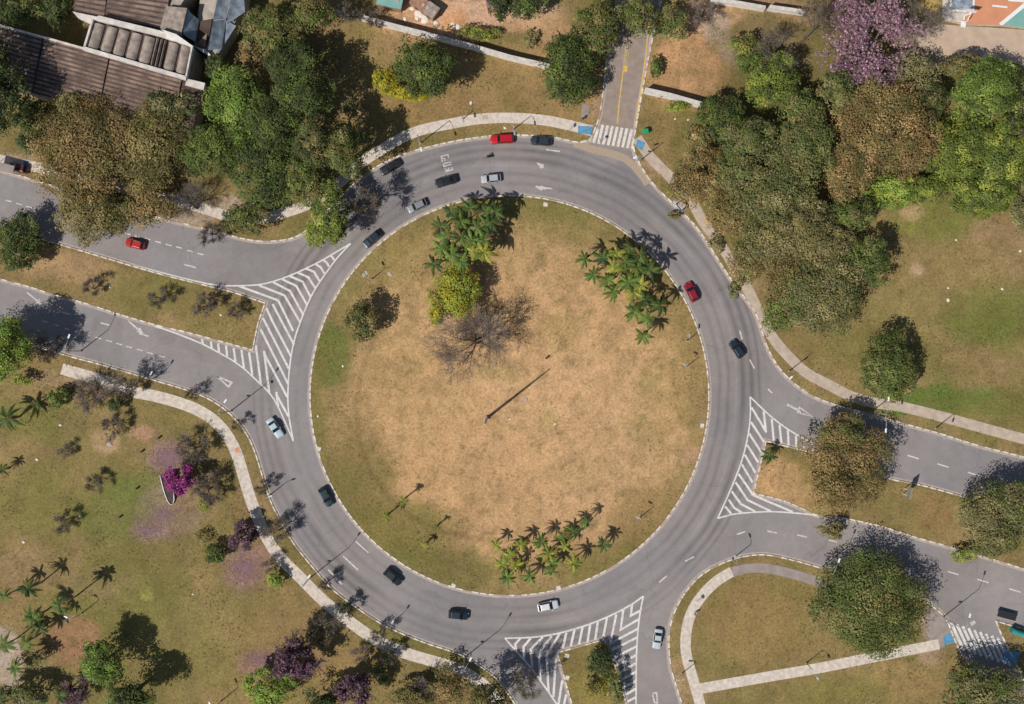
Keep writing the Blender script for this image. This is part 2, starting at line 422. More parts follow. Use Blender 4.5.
BLOBS = [ # cx, cy, rx, ry, colour, strength  (photo pixels)
 (515,400,185,172,(190,149,102),1.0),(560,440,120,110,(194,152,108),.6),(430,400,60,60,(184,146,96),.6),(470,470,90,50,(190,148,100),.7),
 (330,350,28,34,(100,106,46),.9),(312,400,12,80,(120,108,52),.6),(360,480,40,45,(108,100,48),.75),(400,530,55,35,(116,106,50),.85),(440,568,60,25,(108,104,48),.8),
 (350,440,30,30,(150,122,76),.5),(395,360,30,30,(166,136,86),.4),
 (620,560,70,22,(120,108,54),.7),(650,510,38,36,(136,110,62),.7),(510,208,120,13,(118,110,54),.8),(590,225,60,16,(130,114,62),.6),(660,300,28,40,(132,112,62),.5),
 (388,260,40,32,(146,124,70),.5),(690,375,16,70,(134,112,60),.5),(690,455,12,10,(190,142,114),.5),(655,400,25,40,(160,130,80),.5),(650,385,12,14,(120,112,60),.4),(560,330,20,26,(170,142,84),.5),(505,375,26,10,(140,130,70),.4),
 (548,420,10,14,(150,132,76),.5),(640,430,24,16,(150,130,76),.4),(570,470,30,20,(150,130,78),.2),
 # lower-left park
 (125,505,42,34,(100,110,48),.75),(40,420,70,30,(112,112,52),.7),(40,505,50,40,(120,112,56),.6),(120,600,60,40,(112,108,52),.6),(170,640,60,60,(122,112,60),.6),
 (105,440,14,14,(176,142,108),.8),(143,432,14,9,(172,130,104),.7),(85,425,30,25,(150,122,82),.5),(72,640,26,24,(160,112,84),.75),(6,655,20,30,(186,164,146),.9),
 (100,575,50,16,(146,120,82),.5),(20,570,30,18,(150,122,88),.5),(30,390,50,14,(150,122,82),.5),(50,375,26,10,(168,136,108),.5),
 (168,458,20,20,(158,118,122),.5),(165,515,32,26,(146,118,106),.5),(150,530,22,12,(152,116,112),.5),(245,568,20,20,(156,114,114),.5),(262,550,12,14,(154,112,108),.5),
 (262,660,30,16,(150,108,104),.6),(300,630,55,40,(144,116,74),.6),(350,665,50,30,(146,116,72),.6),(245,500,24,40,(146,118,78),.5),(215,440,30,24,(140,116,74),.4),
 (149.5,594,7,7,(150,140,68),.7),(213,610,30,25,(134,116,68),.4),(205,660,30,30,(134,118,66),.4),
 # left strip
 (55,268,52,17,(166,132,94),.75),(95,285,25,12,(150,122,84),.5),(150,295,60,18,(118,112,56),.6),(215,312,40,16,(128,110,60),.5),(240,345,20,8,(124,108,54),.5),
 # top
 (490,95,140,45,(152,120,76),.8),(380,60,45,40,(136,116,68),.6),(400,40,30,14,(150,118,80),.7),(470,18,90,22,(204,158,120),.95),(455,18,13,12,(208,146,88),.8),(500,12,60,14,(190,156,132),.5),
 (560,52,40,30,(164,128,84),.7),(540,30,35,14,(176,136,98),.7),(690,60,46,40,(188,140,98),.95),(715,15,40,16,(204,158,118),.9),(720,25,16,16,(176,160,150),.6),
 (735,48,12,14,(172,152,140),.6),(660,125,22,32,(138,112,70),.7),(655,165,16,12,(178,140,104),.6),(600,118,14,26,(168,136,108),.5),(800,5,60,10,(200,150,120),.7),
 (940,45,50,20,(190,166,144),.9),(930,10,12,16,(208,170,96),.9),(770,40,40,24,(160,130,100),.5),(830,80,130,100,(96,84,46),.5),
 # right park
 (985,318,50,34,(106,112,46),.9),(935,222,46,20,(116,118,52),.8),(1000,250,44,34,(152,122,86),.7),(955,280,60,40,(140,120,70),.4),(930,398,75,14,(92,108,42),.95),
 (850,345,30,20,(122,112,58),.6),(900,310,30,30,(146,126,76),.5),(910,212,12,8,(184,150,110),.6),(990,370,50,20,(148,120,80),.5),(985,412,50,8,(104,108,48),.6),(915,270,8,7,(196,160,132),.5),
 (870,440,60,6,(130,118,58),.4),(700,250,16,24,(168,138,104),.6),(735,290,20,24,(172,142,108),.5),
 # right island
 (782,478,26,24,(188,146,98),.95),(800,500,30,12,(176,138,92),.6),(925,512,24,18,(134,106,66),.8),(890,510,26,14,(120,108,56),.6),(1000,545,50,12,(130,112,62),.6),
 # lower right
 (750,612,50,42,(142,114,68),.8),(770,640,40,22,(136,112,64),.5),(800,585,30,20,(130,112,60),.5),(720,585,16,26,(130,118,62),.5),(830,692,60,16,(126,116,58),.7),(905,680,40,22,(156,124,78),.7),
 (930,650,16,14,(170,140,112),.7),(938,620,16,24,(176,150,132),.8),(960,655,10,10,(150,130,80),.5),(1015,625,20,6,(140,124,66),.8),(683,680,12,26,(176,140,104),.6),
 (565,670,20,30,(132,108,62),.7),(590,690,30,20,(140,126,56),.6),
 # under the big tree at the left
 (15,165,30,10,(196,164,140),.9),(200,212,60,10,(176,152,132),.8),(100,170,100,40,(110,92,60),.5),(220,225,50,8,(160,126,80),.7),
]
def ground_color(X, Y):
    px = X / S + 512; py = 352 - Y / S
    n1 = fbm(X, Y, .035, 4); n2 = fbm(X + 300, Y, .16, 4); n3 = fbm(X, Y + 200, .5, 3)
    base = np.array(lin(132, 112, 66)); g = np.array(lin(108, 106, 50)); d = np.array(lin(154, 124, 84))
    t = np.clip((n1 - .5) * 3 + .5, 0, 1)[..., None]; u = np.clip((n2 - .5) * 3 + .35, 0, 1)[..., None]
    col = base * (1 - t * .55) + g * t * .55
    col = col * (1 - u * .5) + d * u * .5
    wx = (fbm(X, Y + 77, .07, 4) - .5) * 34; wy = (fbm(X + 55, Y, .07, 4) - .5) * 34
    w2x = (fbm(X, Y + 7, .35, 4) - .5) * 14; w2y = (fbm(X + 5, Y, .35, 4) - .5) * 14
    inc = inside(W['circle'], X, Y)
    cols = []
    for (cx, cy, rx, ry, c, s) in BLOBS:
        k = min(1, (rx + ry) / 60)
        q = np.sqrt(((px + wx * k + w2x * k - cx) / rx)**2 + ((py + wy * k + w2y * k - cy) / ry)**2)
        a = np.clip((1.25 - q) / .6, 0, 1); a = a * a * (3 - 2 * a) * s
        inb = ((cx - 509.5)**2 + (cy - 395.5)**2) < 199**2
        a = np.where(inc == inb, a, 0) * (0.72 + .28 * np.clip((n3 - .4) * 5, 0, 1))
        cc = np.array(lin(*c)); col = col * (1 - a[..., None]) + cc * a[..., None]
    # speckle of darker weeds
    sp = np.clip((fbm(X + 9, Y + 3, .9, 3) - .58) * 6, 0, 1)[..., None] * .35
    col = col * (1 - sp) + np.array(lin(96, 88, 44)) * sp
    n5 = fbm(X + 31, Y + 17, .28, 4)
    m = (1 + (n3 - .5) * .25 + (n5 - .5) * .3)[..., None]
    col = col * m
    g_ = col.mean(axis=-1, keepdims=True)
    col = g_ * .07 + col * .93
    # worn track round the lawn and a faint vehicle track across it
    rr = np.hypot(px - 509.5, py - 395.5); an = np.arctan2(py - 395.5, px - 509.5)
    band = np.exp(-((rr - 152 - 6 * np.sin(an * 3)) / 3.0) ** 2) * np.clip(np.cos(an - 2.7) + .35, 0, 1)
    band2 = np.exp(-((rr - 176 - 4 * np.sin(an * 5)) / 1.6) ** 2) * np.clip(np.cos(an + 1.0) + .2, 0, 1)
    col = col * (1 - .20 * band)[..., None] * (1 + .12 * band2)[..., None]
    return col * np.array([1.03, 1.04, 1.04])

# ------------------------------------------------------------------ ground
def build_ground():
    st = .4
    xf = np.arange(-134, 134 + st, st); yf = np.arange(-98, 98 + st, st)
    ext = np.array([3, 8, 16, 30, 60, 120, 250, 500, 1000, 2000.])
    xs = np.concatenate([xf[0] - ext[::-1], xf, xf[-1] + ext]); ys = np.concatenate([yf[0] - ext[::-1], yf, yf[-1] + ext])
    X, Y = np.meshgrid(xs, ys)
    road = on_road(X, Y)
    D = np.full(X.shape, 5.0)
    for p in polys:
        n = len(p)
        for i in range(n):
            x1, y1 = p[i]; x2, y2 = p[(i + 1) % n]
            i0, i1 = np.searchsorted(xs, [min(x1, x2) - 2, max(x1, x2) + 2]); j0, j1 = np.searchsorted(ys, [min(y1, y2) - 2, max(y1, y2) + 2])
            if i1 <= i0 or j1 <= j0: continue
            a = X[j0:j1, i0:i1]; b = Y[j0:j1, i0:i1]
            dx, dy = x2 - x1, y2 - y1; L = dx * dx + dy * dy
            if L < 1e-9: continue
            t = np.clip(((a - x1) * dx + (b - y1) * dy) / L, 0, 1)
            d = np.hypot(a - x1 - t * dx, b - y1 - t * dy)
            D[j0:j1, i0:i1] = np.minimum(D[j0:j1, i0:i1], d)
    sd = np.where(road, -D, D)
    Z = np.clip(sd * .4, -.12, .10)
    lump = np.clip((sd - .6) / 3, 0, 1)
    Z = Z + lump * (fbm(X, Y, .12, 3) - .5) * .02
    col = ground_color(X, Y)
    ny, nx = X.shape
    V = np.stack([X, Y, Z], -1).reshape(-1, 3)
    idx = np.arange(nx * ny).reshape(ny, nx)
    F = np.stack([idx[:-1, :-1], idx[:-1, 1:], idx[1:, 1:], idx[1:, :-1]], -1).reshape(-1, 4)
    # drop cells wholly under the road: the road sheet is there
    deep = (Z <= -.11).reshape(-1)
    keep = ~(deep[F].all(axis=1))
    me = np_mesh('ground', V, F[keep], [M['ground']], col=col.reshape(-1, 3), smooth=True)
    o = link('ground', me); tag(o, kind='structure')
build_ground()

# the road surface
mb = MB()
x0, x1, y0, y1 = -133, 133, -97, 97
NX, NY = 20, 16
vs = [(x0 + (x1 - x0) * i / NX, y0 + (y1 - y0) * j / NY, 0) for j in range(NY + 1) for i in range(NX + 1)]
mb.add(vs, [(j * (NX + 1) + i, j * (NX + 1) + i + 1, (j + 1) * (NX + 1) + i + 1, (j + 1) * (NX + 1) + i) for j in range(NY) for i in range(NX)], M['asphalt'])
tag(mb.build('road'), kind='structure')

for k, c in (('A', 0), ('B', 0), ('C', 0), ('D', 0), ('E', 0), ('circle', 1), ('L', 1), ('R', 1), ('Bt', 1)):
    kerb(W[k], bool(c))
mb = MB()
def area2(P): return sum(P[i][0] * P[(i + 1) % len(P)][1] - P[(i + 1) % len(P)][0] * P[i][1] for i in range(len(P)))
for k, c in (('A', 0), ('B', 0), ('D', 0), ('E', 0), ('circle', 1), ('L', 1), ('R', 1), ('Bt', 1)):
    if c: off = -.36 if area2(W[k]) > 0 else .36
    else: off = -.36 if area2(outer) < 0 else .36
    ribbon(mb, W[k], .4, .006, M['gutter'], bool(c), off)
tag(mb.build('gutter'), kind='structure')

M['asphalt_warm'] = simple_mat('asphalt_warm', lin(148, 132, 120), .9, var=.16, scale=.7, bump=.1)
mb = MB()
_q = [G(*p) for p in [(589, 143), (590.5, 139), (597, 124), (601, 107), (608, 50), (616, 0), (620, -40), (667, -40), (661, 0), (651, 45), (636, 127), (634, 152)]]
mb.add([(x, y, .0035) for x, y in _q[::-1]], [tuple(range(len(_q)))], M['asphalt_warm'])
tag(mb.build('side_street'), kind='structure')
# gutter band across the mouth of the side street
def poly_sheet(name, pts, z, mat, kind='structure'):
    P = [G(*p) for p in pts]
    if area2(P) < 0: P = P[::-1]
    mb = MB(); mb.add([(x, y, z) for x, y in P], [tuple(range(len(P)))], mat)
    o = mb.build(name)
    if kind: tag(o, kind=kind)
    return o
mb = MB(); ribbon(mb, smooth([(574, 143), (590, 148.5), (608, 153), (625, 158.5), (634, 166), (648, 184)]), 1.5, .0065, M['kerb_bare'])
tag(mb.build('gutter'), kind='structure')

# ------------------------------------------------------------------ footpaths
PATHS = [
 ([(-160,122),(0,160),(60,172),(120,187),(170,199),(205,209),(235,218),(256,219),(280,214),(311,203),(338,184),(360,164),(377,152.5),(400,139),(420,130.5),(450,124),(480,119),(512,118),(545,120.5),(570,125.5),(592,131)], 2.1, 'path'),
 ([(637,138),(650,157),(667,174),(690,199),(702,220),(719.5,243.5),(732,263),(748,290),(765,325),(775,341),(788,356),(805,372),(828,384.5),(853,397),(875,403),(898,406),(943,417),(983,428),(1024,439),(1180,478)], 2.1, 'path_pink'),
 ([(62,369),(82,374.5),(107,382),(130,391),(155,396),(180,403),(200,411),(217,423),(230,439.5),(238,457),(244,477),(250,497),(258,518),(268.5,540.5),(281,558),(301,578),(323.5,600.5),(348.5,620.5),(373.5,638),(398.5,650.5),(431,660.5),(456,668),(476,679),(492,693),(505,712),(520,745),(545,840)], 2.3, 'path'),
 ([(732,571.5),(717,580.5),(702,595.5),(691,613),(686,633),(686,653),(692,675.5),(697,693),(704,720),(730,840)], 2.1, 'path'),
 ([(732,571.5),(750,568),(768,568.5),(793,574),(820,582),(850,590)], 1.9, 'path_grey'),
 ([(697,689),(768,676.5),(818,668),(868,658),(939,644)], 2.1, 'path'),
]
for i, (p, w, m) in enumerate(PATHS):
    mb = MB(); ribbon(mb, smooth(p), w, .118 + .003 * i, M[m])
    tag(mb.build('footpath'), kind='structure')
for pts in ([(578,126),(593,126.5),(591,135),(578,133)], [(637,139),(645,143),(642,151),(636,146)], [(943,636),(951,633),(956,642),(944,645)], [(1005,650),(1020,652),(1016,664),(1003,660)], [(24,161),(29,162),(28,171),(24,169)]):
    mb = MB(); P = [G(*p) for p in pts]; mb.prism(P, .08, .145, M['blue_ramp'])
    tag(mb.build('footpath_ramp'), kind='structure')
poly_sheet('paved_corner', [(929,606),(946,619),(953,638),(941,648),(932,650),(926,630)], .116, M['path_grey'])
poly_sheet('paved_corner', [(582,104),(589,105),(588,118),(581,117)], .117, M['path_grey'])
poly_sheet('footpath_patch', [(235,448),(239,447),(240,452),(236,453)], .1365, M['court_orange'])
poly_sheet('footpath_patch', [(482,115.5),(488,115.5),(488,119.5),(482,119.5)], .1365, M['path_pink'])

# ------------------------------------------------------------------ painted markings
def strokes(name, lines, w, z, mat='paint'):
    mb = MB()
    for k, l in enumerate(lines):
        ribbon(mb, [G(*p) for p in l], w, z + .0004 * (k % 9), M[mat])
    return tag(mb.build(name), kind='structure')
c1 = lambda p: (232 + p[0] / 8, 236 + p[1] / 8)
c2 = lambda p: (190 + p[0] / 5.5, 320 + p[1] / 5.5)
c3 = lambda p: (710 + p[0] / 5.18, 390 + p[1] / 5.18)
c4 = lambda p: (500 + p[0] / 6.175, 590 + p[1] / 6.175)
def sm(pts, step=1.5):
    P = smooth(pts, False, step); return [(x / S + 512, 352 - y / S) for x, y in P]
strokes('chevron_marking', [
  sm([(350.75,243.5),(338,257),(324.5,275),(314.5,290),(307,305),(301,320),(296.2,333.6),(292.3,349),(289.6,367.3),(288.2,383.6),(287.8,398.2),(289,416.4),(293.3,441)]),
  sm([(115,261),(160,272.5),(190,280),(215,285),(232,285.8),(258,284.75),(273,281.6),(292,274.75),(307,267.9),(322,260.4),(335.75,252.25),(350.75,243.5)]),
  sm([(155,326),(175,333),(190,338.7),(203.6,344.5),(219,352.7),(233.6,361),(244.5,369),(259,382.7),(270,393.6),(278,406.4),(286,424),(293.3,441)])], .3, .012)
strokes('chevron_marking', [list(map(c1, l)) for l in (
  [(55,400),(370,515),(490,760),(513,770)][:3], [(215,395),(420,475),(545,690)], [(330,370),(465,440),(570,630)], [(400,345),(515,400),(600,550)], [(460,320),(565,365),(630,490)],
  [(520,290),(610,330),(665,415)], [(590,260),(655,285),(700,360)], [(670,225),(710,250),(740,300)], [(730,190),(760,215),(775,245)], [(790,155),(812,180),(815,195)])] +
  [[(272.6,304),(280.9,320),(294,344.5)], [(266.4,308),(271.8,320),(291,356.4)], [(263,318),(289,369)], [(260.5,329),(288,383.6)], [(264.5,352),(265.5,356),(287.3,397)], [(276.4,394.5),(288.5,416.4)]] +
  [list(map(c2, l)) for l in ([(65,105),(72,135)], [(115,118),(120,155)], [(155,130),(160,178)], [(198,140),(205,200)], [(240,155),(250,228)], [(283,165),(297,265)], [(325,178),(343,303)],
   [(362,140),(390,350)], [(407,170),(437,405)], [(475,395),(485,475)])], .44, .016)
strokes('chevron_marking', [sm(list(map(c3, l))) for l in (
  [(208,35),(210,100),(205,180),(190,270),(165,365),(130,460),(85,565),(40,665)], [(208,35),(280,105),(350,165),(430,220),(530,275)],
  [(40,665),(110,645),(200,635),(320,630),(450,638),(580,652),(660,662)])], .3, .012)
strokes('chevron_marking', [list(map(c3, l)) for l in (
  [(215,90),(290,215)], [(212,165),(280,270)], [(203,225),(265,322)], [(193,285),(250,375)], [(180,335),(235,428)], [(165,385),(220,478)], [(148,435),(225,545),(430,632)],
  [(133,478),(195,570),(315,628)], [(113,525),(160,590),(235,630)], [(97,568),(125,610),(165,635)], [(78,603),(110,640)],
  [(278,110),(290,220)], [(320,150),(330,262)], [(360,180),(370,276)], [(403,205),(407,286)], [(445,235),(448,300)], [(487,262),(487,300)], [(530,278),(533,315)])], .44, .016)
strokes('chevron_marking', [sm(list(map(c4, l))) for l in (
  [(30,298),(200,292),(350,270),(480,235),(620,185),(740,130),(820,85),(885,38)], [(885,38),(862,160),(848,300),(842,450),(840,704),(838,900)],
  [(30,298),(190,480),(300,630),(350,704),(420,820)])], .32, .012)
strokes('chevron_marking', [list(map(c4, l)) for l in (
  [(125,300),(93,335),(100,370)], [(190,298),(145,350),(148,425)], [(265,290),(190,365),(200,480)], [(320,283),(240,385),(250,565)], [(370,268),(288,400),(300,630)], [(345,425),(330,660)],
  [(385,555),(360,710)], [(408,645),(385,760)], [(410,262),(388,360)], [(460,245),(437,348)], [(510,228),(488,337)], [(557,212),(540,325)], [(605,190),(588,307)], [(662,165),(638,290)],
  [(718,150),(682,328),(850,240)], [(762,120),(745,245),(858,180)], [(815,90),(808,158),(865,128)], [(690,372),(845,293)], [(703,418),(845,347)], [(715,468),(840,402)], [(730,515),(838,452)],
  [(740,560),(838,505)], [(755,605),(838,562)], [(770,650),(838,610)], [(785,690),(838,662)], [(795,735),(838,712)])], .46, .016)
def dash(x, y, ang, L): a = math.radians(ang); return [(x - math.cos(a) * L / 2, y - math.sin(a) * L / 2), (x + math.cos(a) * L / 2, y + math.sin(a) * L / 2)]
D1 = [(8.5,201),(19,204),(29,207),(39,209.5),(117,231),(128,234),(137,236.5),(147.5,239),(158,242),(168.5,245),(179,247.5),(190,251),(200.5,254)]
D2 = [(45,321.5),(56,325),(67,329),(77,332),(87,335),(98.5,338),(109,341),(119,344),(129,347),(140,350),(150,353),(162,356.5)]
strokes('lane_marking', [dash(x, y, 15, 6) for x, y in D1 + D2], .24, .010, 'paint_worn')
strokes('lane_marking', [dash(190,266,15,12), dash(65,313,15,11), dash(105,324,15,9), dash(144,335,15,10), dash(553,150.5,8,14), dash(544,187.5,9,17), dash(741,335,75,9), dash(752,364,62,10), dash(770,391,45,6),
   dash(913,457,17,12), dash(943,465.5,17,12), dash(973.5,474,17,12), dash(772,532,12,10), dash(802,536,12,10), dash(833,541,14,9), dash(923,564,17,10), dash(953,573,17,11), dash(983,581,17,12), dash(1015,590.5,17,12),
   dash(741,533,-18,9), dash(689.5,559,-28,10), dash(663,579,-40,10), dash(362,547,42,17), dash(350.5,563,43,20), dash(335,577,48,20), dash(664,627,15,4)], .28, .010, 'paint_worn')
strokes('lane_marking', [dash(973,623,-30,5)], .7, .010, 'paint_worn')
def arrow(x, y, ang, L=18, turn=False, name='arrow_marking'):
    a = math.radians(ang); d = (math.cos(a), math.sin(a)); n = (-d[1], d[0])
    T = lambda u, v: G(x + d[0] * u + n[0] * v, y + d[1] * u + n[1] * v)
    mb = MB()
    def pl(pts, z):
        P = [T(*p) for p in pts]
        if area2(P) < 0: P = P[::-1]
        mb.add([(*p, z) for p in P], [tuple(range(len(P)))], M['paint_worn'])
    pl([(-L / 2, -.7), (L / 2 - 7, -.9), (L / 2 - 7, .9), (-L / 2, .7)], .011)
    pl([(L / 2 - 7.5, -2.8), (L / 2, 0), (L / 2 - 7.5, 2.8)], .0114)
    if turn: pl([(0, .5), (4, 4.6), (1, 5.4), (-2.5, 1)], .0118)
    tag(mb.build(name), kind='structure')
arrow(136, 327.5, 41, 21); arrow(35, 299, 40, 21); arrow(540, 165, 215, 9); arrow(541, 188, 188, 12)
strokes('yield_marking', [[(217.3,376.4),(232,382.5),(228.6,387),(217.3,376.4)], [(231.5,381.5),(228,387.5)]], .3, .011, 'paint_worn')
strokes('yield_marking', [[(797.5,406),(812.5,416.5),(800.5,413.3),(797.5,406)]], .28, .011, 'paint_worn')
strokes('arrow_marking', [[(787,404.5),(797,409.5)], [(799,408),(797.5,413)]], .45, .012, 'paint_worn')
strokes('yield_marking', [[(652.5,693.5),(656.5,692.5),(657.5,703),(654.5,702.5),(652.5,693.5)]], .3, .011, 'paint_worn')
c5 = lambda p: (420 + p[0] / 17.6, 140 + p[1] / 17.6)
strokes('lettering_marking', [list(map(c5, l)) for l in ([(365,288),(495,258),(503,315)], [(368,290),(395,380)], [(372,328),(430,322)], [(440,330),(436,372)], [(548,385),(440,412),(405,445)], [(552,425),(420,468)],
   [(405,435),(425,470)], [(432,492),(455,510)], [(560,480),(575,520),(445,560)], [(520,484),(500,520),(445,535)])], .2, .011, 'paint_worn')
# zebra crossings
mb = MB()
for i in range(9):
    x, y = 512 + (344 + 19.3 * i) / 4, (496 + 2.9 * i) / 4
    if i == 0: y += 5
    ribbon(mb, [G(x, y), G(x - 4.4, y + (19 if i else 14))], .56, .011, M['paint'])
tag(mb.build('crosswalk_marking'), kind='structure')
mb = MB()
for i in range(9):
    x, y = 904 + (290 + 36 * i) / 6.175, 590 + (200 + 11.8 * i) / 6.175
    ribbon(mb, [G(x, y), G(x + 13, y + 28)], .55, .011, M['paint'])
tag(mb.build('crosswalk_marking'), kind='structure')
# yellow lines and the hatched median of the side street
strokes('yellow_marking', [[(617.3,124),(619.5,100),(623,72)], [(635,128),(641,90),(646.5,48),(652,0),(660,-60)], [(599,122),(601.5,106),(607.5,58)], [(629.5,30),(632,0),(636,-60)]], .22, .010, 'yellow_paint')
poly_sheet('yellow_marking', [(622.5,72),(627,72),(629,50),(630.5,28),(626.5,28),(625,50)], .0105, M['yellow_paint'])
mb = MB(); P = [G(*p) for p in [(623.2,66),(626.6,66),(628.4,48),(630,20),(627.4,20),(625.6,48)]]; mb.prism(P, 0, .14, M['kerb_bare']); tag(mb.build('median_strip'), kind='structure')

# slabs over the drains by the kerb
DR = [(558.5,587.5,12,'by the kerb at the foot of the round lawn'), (453.5,585.5,-28,'beside the lower left kerb of the round lawn'), (702,425.5,80,'beside the right kerb of the round lawn'), (545.5,204.5,-10,'beside the top kerb of the round lawn'),
      (319,449,75,'beside the left kerb of the round lawn'), (567,655.5,-12,'at the blunt tip of the triangular island'), (567.2,677.5,70,'on the left edge of the triangular island')]
for (x, y, a, w) in DR:
    gx, gy = G(x, y); o = empty('drain_cover', (gx, gy, .1), math.radians(a))
    tag(o, 'pale square concrete drain cover ' + w, 'drain cover', 'drain covers along the kerbs')
    m = MB(); m.box(-.48, .48, -.42, .42, -.05, .07, M['concrete']); m.build('frame', o, bevel=.02)
    m = MB(); m.box(-.36, .36, -.3, .3, .06, .085, M['kerb_white']); m.build('lid', o)

# ------------------------------------------------------------------ vegetation
PAL = {
 'olive':  [(122,110,58),(104,98,50),(136,120,68),(92,88,44)],
 'brown':  [(152,120,72),(130,102,58),(164,132,82),(118,98,52)],
 'green':  [(88,102,40),(104,118,46),(70,86,34),(80,92,40)],
 'bright': [(118,146,52),(102,130,44),(134,154,60)],
 'lime':   [(128,140,46),(112,124,42),(148,152,54)],
 'yellow': [(164,148,40),(144,136,38),(124,126,40)],
 'dark':   [(60,72,34),(70,82,36),(50,62,32),(80,90,40)],
 'grey':   [(126,120,72),(110,106,62),(140,126,80),(100,102,58)],
 'pink':   [(180,126,148),(160,110,132),(192,146,164),(134,106,106)],
 'magenta':[(158,52,126),(128,36,98),(178,80,148)],
 'purple': [(126,80,104),(100,60,84),(142,100,120),(96,78,76)],
 'twig': [(118,98,80),(98,82,68),(136,116,96)],
 'petal': [(158,116,130),(142,106,114),(150,120,114)],
 'mix':    [(96,108,50),(118,116,60),(132,116,68),(84,96,46)],
 'palm':   [(102,128,48),(118,142,52),(84,110,42)],
 'palm_y': [(150,156,52),(172,166,56),(126,142,48)],
 'palm_d': [(82,104,42),(68,90,38),(96,116,48)],
}
def _mute(c, f): m = sum(c) / 3; return tuple(m * f + x * (1 - f) for x in c)
PALN = {k: np.array([lin(*_mute(c, 0 if k in ('yellow', 'magenta') else .14)) for c in v]) for k, v in PAL.items()}
BOOST = 1.38

def leaf_quads(P, Nrm, size, cols, rng):
    n = len(P)
    r = rng.normal(size=(n, 3)); r /= np.linalg.norm(r, axis=1)[:, None]
    Nn = Nrm + r * .6; Nn /= np.linalg.norm(Nn, axis=1)[:, None]
    a = rng.normal(size=(n, 3)); U = np.cross(Nn, a); U /= np.linalg.norm(U, axis=1)[:, None] + 1e-9
    Vv = np.cross(Nn, U)
    s = size * rng.uniform(.55, 1.25, n)[:, None]
    j = lambda: rng.uniform(.6, 1.1, n)[:, None]
    q = np.stack([P + U * s * .68 * j(), P + Vv * s * .56 * j(), P - U * s * .68 * j(), P - Vv * s * .56 * j()], 1).reshape(-1, 3)
    F = np.arange(4 * n).reshape(n, 4)
    return q, F, cols

def crown_mesh(rx, ry, zlo, ztop, pal, seed, leaf=.42, cover=2.6, lobes=None, openness=.0, pal2=None):
    rng = np.random.default_rng(seed)
    R = (rx + ry) / 2; H = (ztop - zlo) / 2; zc = (ztop + zlo) / 2
    nl = lobes or max(9, int(R * 3.2)); ns = 9
    # lobes
    d = rng.normal(size=(nl, 3)); d /= np.linalg.norm(d, axis=1)[:, None]; d[:, 2] = np.abs(d[:, 2]) * .9 - .12
    rad = (rng.uniform(.22, .78, nl) ** .8)[:, None] * np.ones((1, 3)); rad[:, 2] *= .8
    lc = d * rad; lr = rng.uniform(.26, .42, nl) * (1 if nl > 9 else 1.15)
    lc[0] = (0, 0, .35); lr[0] = .5
    # sub lobes
    sd = rng.normal(size=(nl, ns, 3)); sd /= np.linalg.norm(sd, axis=2)[..., None]; sd[..., 2] = np.where(sd[..., 2] < -.2, -sd[..., 2], sd[..., 2])
    sc = (lc[:, None] + sd * lr[:, None, None] * .72).reshape(-1, 3); sr = (lr[:, None] * rng.uniform(.28, .55, (nl, ns))).reshape(-1)
    if openness > 0:
        kp = rng.random(len(sc)) > openness; sc = sc[kp]; sr = sr[kp]
    N = int(2 * PI * R * R * cover / leaf**2 * 1.25)
    pr = sr**2; pr /= pr.sum(); k = rng.choice(len(sc), N, p=pr)
    e = rng.normal(size=(N, 3)); e /= np.linalg.norm(e, axis=1)[:, None]; e[:, 2] = np.where(e[:, 2] < -.35, -e[:, 2], e[:, 2])
    p = sc[k] + e * sr[k][:, None] * rng.uniform(.75, 1.12, N)[:, None]
    rxy = np.hypot(p[:, 0], p[:, 1]); sc_ = np.percentile(rxy, 96.5)
    p[:, :2] /= sc_; sc[:, :2] /= sc_; lc[:, :2] /= sc_; lr = lr / sc_ ** .6
    # discard deep interior leaves
    q = np.linalg.norm(p[:, None, :] - lc[None], axis=2) / lr[None]
    deep = (q.min(axis=1) < .45) & (rng.random(N) < .7)
    p = p[~deep]; k = k[~deep]; e = e[~deep]; N = len(p)
    if openness == 0:   # a looser outer shell that rounds the outline off
        ne = int(N * .18); e2 = rng.normal(size=(ne, 3)); e2 /= np.linalg.norm(e2, axis=1)[:, None]; e2[:, 2] = np.abs(e2[:, 2]) - .1
        wob = 1 + .14 * np.sin(e2[:, 0] * 5 + seed) * np.cos(e2[:, 1] * 6 + seed * 2) + .07 * np.sin(e2[:, 1] * 13 + seed)
        p2 = e2 * (rng.uniform(.72, .93, ne) * wob)[:, None]
        k2 = np.array([np.argmin(((sc - a) ** 2).sum(1)) for a in p2])
        p = np.concatenate([p, p2]); e = np.concatenate([e, e2]); k = np.concatenate([k, k2]); N = len(p)
    stray = (np.hypot(p[:, 0], p[:, 1]) > 1.03) & (rng.random(N) < .75) if openness == 0 else np.zeros(N, bool)
    p, e, k = p[~stray], e[~stray], k[~stray]; N = len(p)
    P = np.stack([p[:, 0] * rx, p[:, 1] * ry, zc + p[:, 2] * H * 1.15], 1)
    pals = PALN[pal]
    if pal2: pals = np.concatenate([pals, PALN[pal2]])
    sub_c = pals[rng.integers(0, len(pals), len(sc))] * rng.uniform(.66, 1.3, len(sc))[:, None]
    cols = sub_c[k] * rng.uniform(.72, 1.28, N)[:, None] * BOOST
    mixc = pals[rng.integers(0, len(pals), N)]; cols = cols * .78 + mixc * .22 * rng.uniform(.6, 1.4, N)[:, None]
    # leaf colour gets darker towards the bottom of the crown
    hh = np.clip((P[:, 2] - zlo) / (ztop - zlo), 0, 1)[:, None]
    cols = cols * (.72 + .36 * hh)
    Nrm = e.copy(); Nrm[:, 2] += .7
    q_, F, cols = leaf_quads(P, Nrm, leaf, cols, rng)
    return q_, F, cols

